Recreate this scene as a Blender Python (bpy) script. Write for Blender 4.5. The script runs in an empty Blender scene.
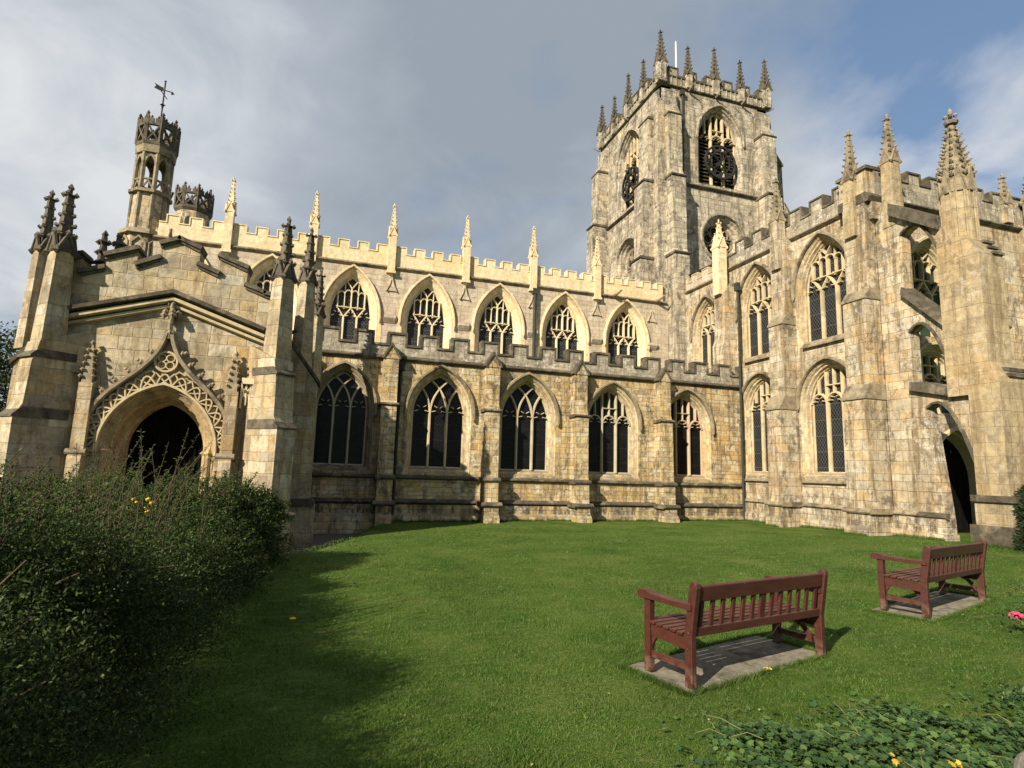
import bpy, bmesh, math, random
import numpy as np
from mathutils import Vector, Matrix
from mathutils.geometry import tessellate_polygon

random.seed(7)
rng = np.random.default_rng(7)
SC = bpy.context.scene
COL = SC.collection
R = math.radians

# ------------------------------------------------------------------ camera
cd = bpy.data.cameras.new('camera')
cam = bpy.data.objects.new('camera', cd)
COL.objects.link(cam)
SC.camera = cam
yaw, pitch, roll = R(17.324), R(8.515), R(1.753)
fw = Vector((math.sin(yaw)*math.cos(pitch), math.cos(yaw)*math.cos(pitch), math.sin(pitch)))
rt = Vector((math.cos(yaw), -math.sin(yaw), 0))
up = rt.cross(fw)
r2 = rt*math.cos(roll) + up*math.sin(roll)
u2 = -rt*math.sin(roll) + up*math.cos(roll)
m = Matrix((r2, u2, -fw)).transposed().to_4x4()
m.translation = Vector((0, 0, 1.75))
cam.matrix_world = m
cd.sensor_width = 36.0
cd.lens = 585.13*36/1024
cd.clip_start = 0.05
cd.clip_end = 3000

# ------------------------------------------------------------------ light and exposure
SUN_AZ, SUN_EL = 234.0, 29.0
sd = bpy.data.lights.new('sun', 'SUN')
sd.energy = 5.0
sd.angle = R(0.5)
sd.color = (1.0, 0.88, 0.71)
sun = bpy.data.objects.new('sun', sd)
COL.objects.link(sun)
sv = Vector((math.sin(R(SUN_AZ))*math.cos(R(SUN_EL)), math.cos(R(SUN_AZ))*math.cos(R(SUN_EL)), math.sin(R(SUN_EL))))
sun.rotation_euler = sv.to_track_quat('Z', 'Y').to_euler()
sun.location = sv*60

SC.view_settings.view_transform = 'Standard'
SC.view_settings.look = 'None'
SC.view_settings.exposure = 0.88
SC.view_settings.gamma = 1.0
SC.view_settings.use_curve_mapping = False
SC.cycles.use_denoising = True
SC.cycles.max_bounces = 6


class NT:
    """tiny node-tree writer"""
    def __init__(s, tree):
        s.t = tree
        s.n = tree.nodes
        s.l = tree.links

    def new(s, kind, **kw):
        nd = s.n.new(kind)
        for k, v in kw.items():
            setattr(nd, k, v)
        return nd

    def put(s, sock, v):
        if isinstance(v, bpy.types.NodeSocket):
            s.l.new(v, sock)
        else:
            sock.default_value = v

    def math(s, op, a, b=0.0, c=None, clamp=False):
        nd = s.new('ShaderNodeMath', operation=op, use_clamp=clamp)
        s.put(nd.inputs[0], a)
        s.put(nd.inputs[1], b)
        if c is not None:
            s.put(nd.inputs[2], c)
        return nd.outputs[0]

    def vmath(s, op, a, b=(0, 0, 0)):
        nd = s.new('ShaderNodeVectorMath', operation=op)
        s.put(nd.inputs[0], a)
        s.put(nd.inputs[1], b)
        return nd.outputs['Value'] if op in ('DOT_PRODUCT', 'LENGTH') else nd.outputs['Vector']

    def noise(s, vec, scale, detail=4, rough=.55, dist=0.0):
        nd = s.new('ShaderNodeTexNoise')
        s.put(nd.inputs['Vector'], vec)
        nd.inputs['Scale'].default_value = scale
        nd.inputs['Detail'].default_value = detail
        nd.inputs['Roughness'].default_value = rough
        nd.inputs['Distortion'].default_value = dist
        return nd.outputs['Fac']

    def ramp(s, fac, stops, interp='LINEAR'):
        nd = s.new('ShaderNodeValToRGB')
        cr = nd.color_ramp
        cr.interpolation = interp
        while len(cr.elements) > 1:
            cr.elements.remove(cr.elements[-1])
        for i, (p, c) in enumerate(stops):
            e = cr.elements[0] if i == 0 else cr.elements.new(p)
            e.position = p
            if isinstance(c, (int, float)):
                c = (c, c, c)
            e.color = (*c, 1)
        s.put(nd.inputs[0], fac)
        return nd.outputs[0]

    def mix(s, fac, a, b, blend='MIX'):
        nd = s.new('ShaderNodeMix', data_type='RGBA', blend_type=blend)
        s.put(nd.inputs[0], fac)
        for i, v in ((6, a), (7, b)):
            if isinstance(v, tuple) and len(v) == 3:
                v = (*v, 1)
            s.put(nd.inputs[i], v)
        return nd.outputs[2]

    def combine(s, x, y, z=0.0):
        nd = s.new('ShaderNodeCombineXYZ')
        s.put(nd.inputs[0], x)
        s.put(nd.inputs[1], y)
        s.put(nd.inputs[2], z)
        return nd.outputs[0]

    def sep(s, v):
        nd = s.new('ShaderNodeSeparateXYZ')
        s.put(nd.inputs[0], v)
        return nd.outputs


# ------------------------------------------------------------------ sky
W = bpy.data.worlds.new('World')
SC.world = W
W.use_nodes = True
W.node_tree.nodes.clear()
g = NT(W.node_tree)
sky = g.new('ShaderNodeTexSky', sky_type='NISHITA')
sky.sun_disc = False
sky.sun_elevation = R(SUN_EL)
sky.sun_rotation = R(SUN_AZ)
sky.air_density = 1.2
sky.dust_density = 1.5
tc = g.new('ShaderNodeTexCoord')
d = tc.outputs['Generated']
sx, sy, sz = g.sep(d)
den = g.math('ADD', g.math('MAXIMUM', sz, 0.0), 0.32)
cl = g.combine(g.math('DIVIDE', sx, den), g.math('DIVIDE', sy, den), 0.0)
cl = g.vmath('ADD', cl, (3.1, 1.7, 0.4))
n1 = g.noise(cl, 1.15, 7, .52, .25)          # where cloud is
n2 = g.noise(g.vmath('ADD', cl, (7.0, 2.0, 1.0)), 0.85, 5, .5, .3)   # how thick and grey it is
n3 = g.noise(cl, 3.2, 8, .58, .5)


def lobe(dx, dy, dz, w0):
    """1 towards a bearing, falling to 0"""
    wob = g.math('MULTIPLY', g.math('SUBTRACT', n3, .5), .10)
    q = g.math('ADD', g.vmath('DOT_PRODUCT', d, (dx, dy, dz)), wob)
    return g.ramp(q, [(w0, 0.0), (min(.999, w0 + (1 - w0)*.85), 1.0)])


blue = g.math('ADD', g.math('MULTIPLY', lobe(.80, .34, .50, .94), .165), g.math('MULTIPLY', lobe(-.12, .88, .46, .985), .12))
cover = g.ramp(g.math('SUBTRACT', g.math('ADD', n1, .05), blue), [(.335, 0.0), (.475, 1.0)])
tone = g.math('ADD', n2, g.math('MULTIPLY', g.math('SUBTRACT', n3, .5), .52))
tone = g.math('ADD', tone, g.math('MULTIPLY', lobe(-.45, .80, .32, .88), .10))
tone = g.math('ADD', tone, g.math('MULTIPLY', lobe(.84, .40, .34, .93), .15))
tone = g.math('SUBTRACT', tone, g.math('MULTIPLY', lobe(.30, .86, .42, .90), .12))
ccol = g.ramp(tone, [(.32, (3.1, 3.6, 4.2)), (.48, (4.1, 4.6, 5.2)), (.60, (5.5, 5.9, 6.4)), (.74, (7.2, 7.4, 7.6))])
skyc = g.mix(cover, g.mix(.5, sky.outputs[0], (2.2, 3.5, 5.9)), ccol)
bg = g.new('ShaderNodeBackground')
g.l.new(skyc, bg.inputs['Color'])
bg.inputs['Strength'].default_value = 0.056
wo = g.new('ShaderNodeOutputWorld')
g.l.new(bg.outputs[0], wo.inputs[0])


# ------------------------------------------------------------------ materials
def material(name):
    mt = bpy.data.materials.new(name)
    mt.use_nodes = True
    nt = mt.node_tree
    nt.nodes.clear()
    g = NT(nt)
    out = g.new('ShaderNodeOutputMaterial')
    bs = g.new('ShaderNodeBsdfPrincipled')
    g.l.new(bs.outputs[0], out.inputs[0])
    bs.inputs['Specular IOR Level'].default_value = .25
    return mt, g, bs


def wall_uv(g):
    """metric coordinates along any vertical face, whatever way it looks"""
    ge = g.new('ShaderNodeNewGeometry')
    nrm = ge.outputs['True Normal']
    t = g.vmath('NORMALIZE', g.vmath('CROSS_PRODUCT', nrm, (0, 0, 1)))
    u = g.vmath('DOT_PRODUCT', ge.outputs['Position'], t)
    x, y, z = g.sep(ge.outputs['Position'])
    return ge.outputs['Position'], u, z, nrm


def stone(name, palette, bw=.55, bh=.28, mortar_shade=(.15, .12, .08), soot=.35, stain=(.17, .12, .06), ochre=.3,
          streak=.3, wob=.05, rough_bump=.5, lichen=0.0, msize=.015, grey=.4, greyc=(.27, .25, .205), tone=1.0, course=None):
    mt, g, bs = material(name)
    P, u, z, nrm = wall_uv(g)
    # courses of unequal height, joints a little out of true
    n1 = g.noise(g.combine(0.0, 0.0, g.math('MULTIPLY', z, 1.0)), 1.7, 1)
    zz = g.math('ADD', z, g.math('MULTIPLY', g.math('SUBTRACT', n1, .5), .55))
    wn = g.noise(P, 2.2, 3)
    uu = g.math('ADD', u, g.math('MULTIPLY', g.math('SUBTRACT', wn, .5), wob*2))
    zz = g.math('ADD', zz, g.math('MULTIPLY', g.math('SUBTRACT', g.noise(P, 3.1, 2), .5), wob))
    vec = g.combine(uu, zz, 0.0)
    def bricks(sq, off, sc):
        br = g.new('ShaderNodeTexBrick')
        br.offset = off
        br.squash = sq
        br.squash_frequency = 3
        g.put(br.inputs['Vector'], vec)
        br.inputs['Color1'].default_value = (0, 0, 0, 1)
        br.inputs['Color2'].default_value = (1, 1, 1, 1)
        br.inputs['Mortar'].default_value = (.5, .5, .5, 1)
        br.inputs['Scale'].default_value = 1.0
        br.inputs['Mortar Size'].default_value = msize
        br.inputs['Mortar Smooth'].default_value = .6
        br.inputs['Brick Width'].default_value = bw*sc
        br.inputs['Row Height'].default_value = bh
        return br
    br = bricks(.65, .43, 1.0)
    k = len(palette)
    stops = [((i + .0)/k, c) for i, c in enumerate(palette)]
    base = g.ramp(br.outputs['Color'], stops)
    base = g.mix(1.0, base, (tone, tone, tone*.985), 'MULTIPLY')
    # each block mottled
    mot = g.noise(P, 6.0, 5, .65)
    base = g.mix(1.0, base, g.ramp(mot, [(.25, .66), (.5, 1.0), (.75, 1.25)]), 'MULTIPLY')
    big = g.noise(P, .55, 5, .62, .4)
    base = g.mix(g.math('MULTIPLY', g.ramp(big, [(.5, 0.0), (.63, 1.0)]), ochre), base, g.mix(1.0, base, (1.10, .84, .52), 'MULTIPLY'))
    # broad grey weathering, with ragged edges that run down the wall
    gw = g.math('ADD', g.math('MULTIPLY', g.noise(g.vmath('MULTIPLY', P, (1.0, 1.0, .55)), .9, 8, .72, .5), .8), g.math('MULTIPLY', br.outputs['Color'], .12))
    base = g.mix(g.math('MULTIPLY', g.ramp(gw, [(.44, 0.0), (.58, 1.0)]), grey), base, g.mix(1.0, greyc, g.ramp(mot, [(.3, .6), (.7, 1.35)]), 'MULTIPLY'))
    # soot and run-off
    st = g.noise(g.vmath('MULTIPLY', P, (4.2, 4.2, .30)), 1.0, 6, .7, .15)
    base = g.mix(g.math('MULTIPLY', g.ramp(st, [(.49, 0.0), (.60, 1.0)]), streak), base, stain)
    so = g.noise(g.vmath('MULTIPLY', P, (1.0, 1.0, .62)), 2.1, 9, .80, .5)
    base = g.mix(g.math('MULTIPLY', g.ramp(so, [(.515, 0.0), (.59, 1.0)]), soot), base, (.085, .073, .055))
    pit = g.math('MULTIPLY', g.ramp(g.noise(P, 15.0, 5, .75), [(.56, 0.0), (.66, 1.0)]), g.ramp(g.noise(P, 1.1, 4, .6), [(.42, .1), (.62, .75)]))
    base = g.mix(g.math('MULTIPLY', pit, min(1.0, soot*1.5)), base, (.10, .085, .06))
    if course:
        # the black-stained course of the plinth, patchy along the wall
        inb = g.math('MULTIPLY', g.math('GREATER_THAN', z, course[0]), g.math('LESS_THAN', z, course[1]))
        pn = g.noise(g.vmath('MULTIPLY', P, (2.2, 2.2, .5)), 1.6, 6, .75)
        base = g.mix(g.math('MULTIPLY', inb, g.ramp(pn, [(.46, 0.0), (.56, course[2])])), base, (.05, .042, .03))
    if lichen:
        li = g.math('MULTIPLY', g.ramp(g.noise(P, 4.5, 6, .75), [(.50, 0.0), (.60, 1.0)]), g.ramp(g.noise(P, .8, 3, .6), [(.42, .1), (.6, 1.0)]))
        base = g.mix(g.math('MULTIPLY', li, min(1.0, lichen*2.0)), base, (.56, .53, .45))
    # upward faces hold dirt and moss
    nz = g.sep(nrm)[2]
    base = g.mix(g.ramp(nz, [(.35, 0.0), (.75, .55)]), base, (.12, .105, .075))
    jm = g.math('MULTIPLY', br.outputs['Fac'], g.ramp(g.noise(P, 1.9, 3), [(.38, .25), (.6, .9)]))
    jm = g.math('MULTIPLY', jm, .52)
    base = g.mix(jm, base, mortar_shade)  # mortar joints darkened to carry the shadow of the gap
    g.l.new(base, bs.inputs['Base Color'])
    bs.inputs['Roughness'].default_value = .92
    h = g.math('ADD', g.math('MULTIPLY', br.outputs['Fac'], -1.0),
               g.math('ADD', g.math('MULTIPLY', g.noise(P, 9.0, 6, .7), 1.3), g.math('MULTIPLY', br.outputs['Color'], .5)))
    bp = g.new('ShaderNodeBump')
    bp.inputs['Strength'].default_value = rough_bump
    bp.inputs['Distance'].default_value = .03
    g.l.new(h, bp.inputs['Height'])
    g.l.new(bp.outputs[0], bs.inputs['Normal'])
    return mt


def plain(name, c1, c2, scale=6.0, rough=.85, bump=.25, c3=None, spec=.25, metal=0.0):
    mt, g, bs = material(name)
    ge = g.new('ShaderNodeNewGeometry')
    P = ge.outputs['Position']
    n = g.noise(P, scale, 6, .65, .3)
    c = g.ramp(n, [(.32, c1), (.68, c2)])
    if c3:
        c = g.mix(g.ramp(g.noise(P, scale*.31, 5, .7, .6), [(.52, 0.0), (.64, .85)]), c, c3)
    g.l.new(c, bs.inputs['Base Color'])
    bs.inputs['Roughness'].default_value = rough
    bs.inputs['Specular IOR Level'].default_value = spec
    bs.inputs['Metallic'].default_value = metal
    if bump:
        bp = g.new('ShaderNodeBump')
        bp.inputs['Strength'].default_value = bump
        bp.inputs['Distance'].default_value = .02
        g.l.new(g.noise(P, scale*2.2, 6, .7), bp.inputs['Height'])
        g.l.new(bp.outputs[0], bs.inputs['Normal'])
    return mt


M = {}
M['aisle'] = stone('weathered_ochre_rubble', [(.36, .265, .125), (.50, .385, .19), (.27, .205, .11), (.52, .43, .25), (.44, .31, .125), (.56, .49, .33)],
                   bw=.42, bh=.19, soot=.85, streak=.75, ochre=.45, wob=.08, rough_bump=.8, lichen=.25, msize=.016, grey=.38, greyc=(.18, .15, .10), tone=.97, course=(.28, .62, .85))
M['dressing'] = stone('weathered_window_dressings', [(.50, .41, .25), (.40, .30, .16), (.54, .47, .32), (.45, .34, .18), (.36, .29, .185)],
                      bw=.36, bh=.30, soot=.45, streak=.5, ochre=.4, wob=.03, rough_bump=.45, lichen=.2, msize=.009)
M['clerestory'] = stone('pinkish_grey_ashlar', [(.42, .355, .26), (.46, .39, .29), (.39, .32, .235), (.47, .41, .31)],
                        bw=.7, bh=.24, soot=.2, streak=.3, ochre=.1, wob=.04, rough_bump=.45, lichen=.2, msize=.008, grey=.3, greyc=(.33, .29, .235))
M['cream'] = stone('clean_cream_limestone', [(.60, .50, .32), (.64, .54, .36), (.57, .47, .29), (.63, .53, .34)],
                   bw=.75, bh=.30, soot=.10, streak=.12, ochre=.25, wob=.02, rough_bump=.25, msize=.006, mortar_shade=(.42, .34, .2), grey=.08)
M['tower'] = stone('grey_tower_ashlar', [(.44, .39, .29), (.36, .315, .235), (.50, .45, .345), (.40, .34, .24), (.47, .42, .325), (.31, .27, .205)],
                   bw=.62, bh=.27, soot=.9, streak=.95, ochre=.28, stain=(.16, .14, .105), wob=.06, rough_bump=.75, lichen=.3, grey=.6, greyc=(.165, .155, .132), tone=.95)
M['transept'] = stone('buff_grey_ashlar', [(.45, .375, .25), (.35, .295, .21), (.52, .45, .32), (.46, .345, .185), (.40, .355, .275), (.57, .51, .385), (.48, .40, .265)],
                      bw=.62, bh=.30, soot=.75, streak=.85, ochre=.5, wob=.05, rough_bump=.6, lichen=.3, grey=.55, greyc=(.19, .172, .14), tone=.92, course=(.46, .86, .7))
M['porch'] = stone('buff_porch_ashlar', [(.44, .365, .235), (.34, .28, .18), (.51, .435, .295), (.44, .325, .165), (.57, .52, .40), (.30, .25, .17), (.46, .39, .26)],
                   bw=.62, bh=.30, soot=.5, streak=.5, ochre=.4, wob=.05, rough_bump=.6, lichen=.15, grey=.5, greyc=(.17, .15, .115), tone=.84)
M['pier'] = stone('smooth_buff_pier_ashlar', [(.38, .305, .185), (.44, .355, .22), (.35, .28, .17), (.41, .32, .18)],
                  bw=.8, bh=.36, soot=.4, streak=.6, ochre=.3, wob=.03, rough_bump=.55, lichen=.15, msize=.008, tone=.86)
M['dark'] = plain('sooty_black_limestone', (.038, .033, .024), (.105, .09, .064), 5.0, .95, .5, (.21, .18, .125))
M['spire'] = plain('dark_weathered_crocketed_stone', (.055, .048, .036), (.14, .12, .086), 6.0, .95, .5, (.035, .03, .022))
M['weathered'] = plain('weathered_carved_limestone', (.15, .125, .085), (.30, .25, .165), 5.0, .95, .5, (.07, .06, .042))
M['carved'] = plain('buff_carved_limestone', (.36, .29, .175), (.50, .42, .27), 4.0, .95, .4, (.24, .19, .12))
M['ochre_carved'] = plain('ochre_carved_limestone', (.26, .185, .09), (.42, .315, .165), 5.0, .95, .5, (.13, .10, .06))
M['tracery_cream'] = plain('cream_tracery_stone', (.54, .45, .29), (.64, .55, .37), 3.0, .9, .2)
M['tracery_buff'] = plain('buff_tracery_stone', (.40, .32, .19), (.54, .45, .29), 3.0, .92, .3, (.28, .23, .15))
M['tracery_grey'] = plain('grey_green_tracery_stone', (.30, .275, .19), (.42, .38, .27), 3.0, .92, .3, (.38, .27, .16))
M['tracery_rose'] = plain('rosy_tracery_stone', (.42, .27, .18), (.50, .37, .26), 2.0, .92, .3, (.36, .36, .26))
M['parapet'] = stone('dark_weathered_parapet_stone', [(.30, .265, .20), (.22, .195, .15), (.37, .33, .25), (.27, .24, .18)],
                     bw=.62, bh=.27, soot=.6, streak=.6, ochre=.15, stain=(.12, .10, .075), wob=.06, rough_bump=.7, lichen=.45)
M['lead'] = plain('roof_lead', (.11, .11, .115), (.17, .17, .175), 2.0, .6, .1)
M['iron'] = plain('dark_iron', (.012, .012, .012), (.03, .03, .028), 8.0, .6, .1)
M['pipe'] = plain('grey_green_pipe_paint', (.022, .027, .022), (.045, .05, .042), 5.0, .6, .1)
M['white'] = plain('white_pole_paint', (.72, .72, .70), (.8, .8, .78), 3.0, .5, .0)
M['doorway_shade'] = plain('doorway_shade_black', (.003, .003, .0025), (.007, .006, .005), 6.0, .9, .2, None, .05)  # near-black standing in for the shade inside doorways
M['oak'] = plain('black_oak', (.012, .010, .008), (.028, .023, .018), 6.0, .75, .3)
M['louvre'] = plain('louvre_timber', (.032, .026, .02), (.07, .056, .042), 6.0, .9, .2)
M['slab'] = plain('worn_concrete', (.12, .108, .08), (.27, .245, .19), 9.0, .95, .6, (.075, .072, .05))
M['boulder'] = plain('grey_boulder', (.14, .13, .105), (.27, .25, .21), 9.0, .95, .6, (.14, .13, .1))


def glass_mat(name, dark, wire, pitch=.11, wirew=.12):
    mt, g, bs = material(name)
    P, u, z, nrm = wall_uv(g)
    a = g.math('FRACT', g.math('MULTIPLY', g.math('ADD', u, g.math('MULTIPLY', z, .72)), 1/pitch))
    b = g.math('FRACT', g.math('MULTIPLY', g.math('SUBTRACT', u, g.math('MULTIPLY', z, .72)), 1/pitch))
    ln = g.math('MAXIMUM', g.math('LESS_THAN', a, wirew), g.math('LESS_THAN', b, wirew))
    bar = g.math('LESS_THAN', g.math('FRACT', g.math('MULTIPLY', z, 1/.55)), .05)
    ln = g.math('MAXIMUM', ln, bar)
    n = g.noise(P, 2.5, 4, .6)
    c = g.mix(ln, g.mix(1.0, dark, g.ramp(n, [(.3, .5), (.7, 1.6)]), 'MULTIPLY'), wire)
    g.l.new(c, bs.inputs['Base Color'])
    g.put(bs.inputs['Roughness'], g.math('ADD', g.math('MULTIPLY', ln, .3), .22))
    bs.inputs['Specular IOR Level'].default_value = .14
    bp = g.new('ShaderNodeBump')
    bp.inputs['Strength'].default_value = .7
    bp.inputs['Distance'].default_value = .01
    g.l.new(g.noise(P, 7.0, 2), bp.inputs['Height'])
    g.l.new(bp.outputs[0], bs.inputs['Normal'])
    return mt


M['glass'] = glass_mat('dark_leaded_glass', (.006, .0065, .007), (.014, .014, .013), .12, .10)
M['glass_wire'] = glass_mat('wire_guarded_leaded_glass', (.012, .015, .018), (.062, .062, .056), .12, .15)
M['glass_green'] = glass_mat('green_leaded_glass', (.018, .045, .028), (.03, .05, .035), .3, .06)


def paint_mat():
    mt, g, bs = material('red_brown_bench_paint')
    tcn = g.new('ShaderNodeTexCoord')
    P = tcn.outputs['Object']
    n = g.noise(g.vmath('MULTIPLY', P, (3, 14, 14)), 1.5, 5, .6)
    c = g.ramp(n, [(.3, (.040, .0120, .0085)), (.7, (.068, .021, .0145))])
    ge = g.new('ShaderNodeNewGeometry')
    nz = g.sep(ge.outputs['Normal'])[2]
    fade = g.math('MULTIPLY', g.ramp(nz, [(.5, 0.0), (.9, 1.0)]), g.ramp(g.noise(P, 7, 5, .7), [(.35, .15), (.65, .7)]))
    c = g.mix(fade, c, (.13, .06, .046))
    pz = g.sep(P)[2]
    worn = g.math('MULTIPLY', g.ramp(pz, [(.0, 1.0), (.18, 0.0)]), g.ramp(g.noise(P, 16, 4, .7), [(.42, 0.0), (.6, .8)]))
    c = g.mix(worn, c, (.19, .13, .09))
    chip = g.ramp(g.noise(P, 34, 3, .6), [(.70, 0.0), (.74, .8)])
    c = g.mix(chip, c, (.24, .19, .15))
    g.l.new(c, bs.inputs['Base Color'])
    bs.inputs['Roughness'].default_value = .48
    bs.inputs['Specular IOR Level'].default_value = .4
    bp = g.new('ShaderNodeBump')
    bp.inputs['Strength'].default_value = .25
    bp.inputs['Distance'].default_value = .004
    g.l.new(n, bp.inputs['Height'])
    g.l.new(bp.outputs[0], bs.inputs['Normal'])
    return mt


M['paint'] = paint_mat()


def leaf_mat(name, c1, c2, c3, rough=.5, spec=.35, trans=.25, scale=1.2):
    mt, g, bs = material(name)
    ge = g.new('ShaderNodeNewGeometry')
    rnd = ge.outputs['Random Per Island']
    c = g.ramp(rnd, [(0.0, c1), (.55, c2), (1.0, c3)])
    n = g.noise(ge.outputs['Position'], scale, 4, .6)
    c = g.mix(1.0, c, g.ramp(n, [(.3, .7), (.7, 1.25)]), 'MULTIPLY')
    g.l.new(c, bs.inputs['Base Color'])
    bs.inputs['Roughness'].default_value = rough
    bs.inputs['Specular IOR Level'].default_value = spec
    tr = g.new('ShaderNodeBsdfTranslucent')
    g.l.new(g.mix(1.0, c, (1.3, 1.4, .6), 'MULTIPLY'), tr.inputs['Color'])
    ms = g.new('ShaderNodeMixShader')
    ms.inputs[0].default_value = trans
    g.l.new(bs.outputs[0], ms.inputs[1])
    g.l.new(tr.outputs[0], ms.inputs[2])
    out = [x for x in g.n if x.type == 'OUTPUT_MATERIAL'][0]
    g.l.new(ms.outputs[0], out.inputs[0])
    return mt


M['hedge'] = leaf_mat('small_dark_shrub_leaves', (.013, .024, .007), (.023, .040, .011), (.044, .066, .02), .65, .12, .14)
M['hedge_highlight'] = leaf_mat('highlight_shrub_leaves', (.028, .050, .012), (.050, .082, .020), (.10, .135, .04), .62, .15, .22)  # paler leaves, the shrub's highlights put into their colour
M['geranium'] = leaf_mat('lobed_ground_cover_leaves', (.028, .062, .020), (.045, .095, .026), (.10, .155, .04), .5, .35, .2, 3.0)
M['yew'] = leaf_mat('dark_yew_needles', (.012, .022, .010), (.02, .035, .013), (.035, .05, .018), .6, .2, .1)
M['tree'] = leaf_mat('distant_tree_leaves', (.03, .04, .014), (.045, .06, .02), (.06, .075, .03), .6, .2, .15)
M['grass'] = leaf_mat('mown_grass_blades', (.035, .084, .010), (.062, .122, .015), (.130, .172, .040), .55, .25, .3, .8)
M['yellow'] = plain('yellow_petals', (.65, .42, .02), (.75, .55, .04), 20, .6, 0)
M['wither'] = plain('withered_yellow_leaf', (.34, .22, .03), (.50, .36, .06), 20, .7, 0)
M['pink'] = plain('deep_pink_petals', (.42, .03, .09), (.62, .07, .16), 20, .6, 0)
M['stem'] = plain('brown_stems', (.05, .036, .022), (.10, .07, .045), 12, .9, .2)
M['greenstem'] = plain('pale_green_stems', (.09, .12, .035), (.17, .16, .06), 12, .7, .1)
M['bark'] = plain('grey_bark', (.07, .055, .04), (.13, .11, .085), 7, .95, .6)


def lawn_mat():
    mt, g, bs = material('mown_lawn')
    ge = g.new('ShaderNodeNewGeometry')
    P = ge.outputs['Position']
    n = g.noise(P, .7, 5, .6, .3)
    c = g.ramp(n, [(.28, (.030, .072, .010)), (.5, (.064, .118, .017)), (.72, (.122, .158, .038))])
    f = g.noise(P, 26.0, 5, .75)
    c = g.mix(1.0, c, g.ramp(f, [(.3, .55), (.5, 1.0), (.72, 1.5)]), 'MULTIPLY')
    # mower stripes' worth of streakiness and dry bits
    dr = g.noise(g.vmath('MULTIPLY', P, (1.0, 3.0, 1.0)), 3.2, 5, .7)
    c = g.mix(g.ramp(dr, [(.50, 0.0), (.68, .65)]), c, (.155, .165, .055))
    wn = g.noise(P, 2.1, 4, .65)
    c = g.mix(g.ramp(wn, [(.58, 0.0), (.68, .5)]), c, (.035, .095, .015))
    g.l.new(c, bs.inputs['Base Color'])
    bs.inputs['Roughness'].default_value = .9
    bs.inputs['Specular IOR Level'].default_value = .1
    bp = g.new('ShaderNodeBump')
    bp.inputs['Strength'].default_value = .9
    bp.inputs['Distance'].default_value = .05
    g.l.new(g.noise(P, 40.0, 4, .7), bp.inputs['Height'])
    g.l.new(bp.outputs[0], bs.inputs['Normal'])
    return mt


M['lawn'] = lawn_mat()
M['gravel'] = plain('dark_gravel_path', (.075, .066, .052), (.16, .14, .11), 22.0, .95, .6)
M['soil'] = plain('dark_soil', (.025, .019, .013), (.05, .04, .028), 14.0, .98, .6)


# ------------------------------------------------------------------ mesh writer
class F:
    """a wall's own frame: u along it, z up, d outward"""
    def __init__(s, O, U, N):
        s.O, s.U, s.N = Vector(O), Vector(U), Vector(N)

    def p(s, u, z, d=0.0):
        q = s.O + s.U*u + s.N*d
        return (q.x, q.y, q.z + z)


def frame_rot(x, y, a, z=0.0):
    return F((x, y, z), (math.cos(a), math.sin(a), 0), (math.sin(a), -math.cos(a), 0))


SPLIT = {'string_course', 'offset', 'coping', 'plinth', 'side_wall', 'end_wall', 'cornice', 'gargoyle', 'jamb', 'gablet'}


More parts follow.
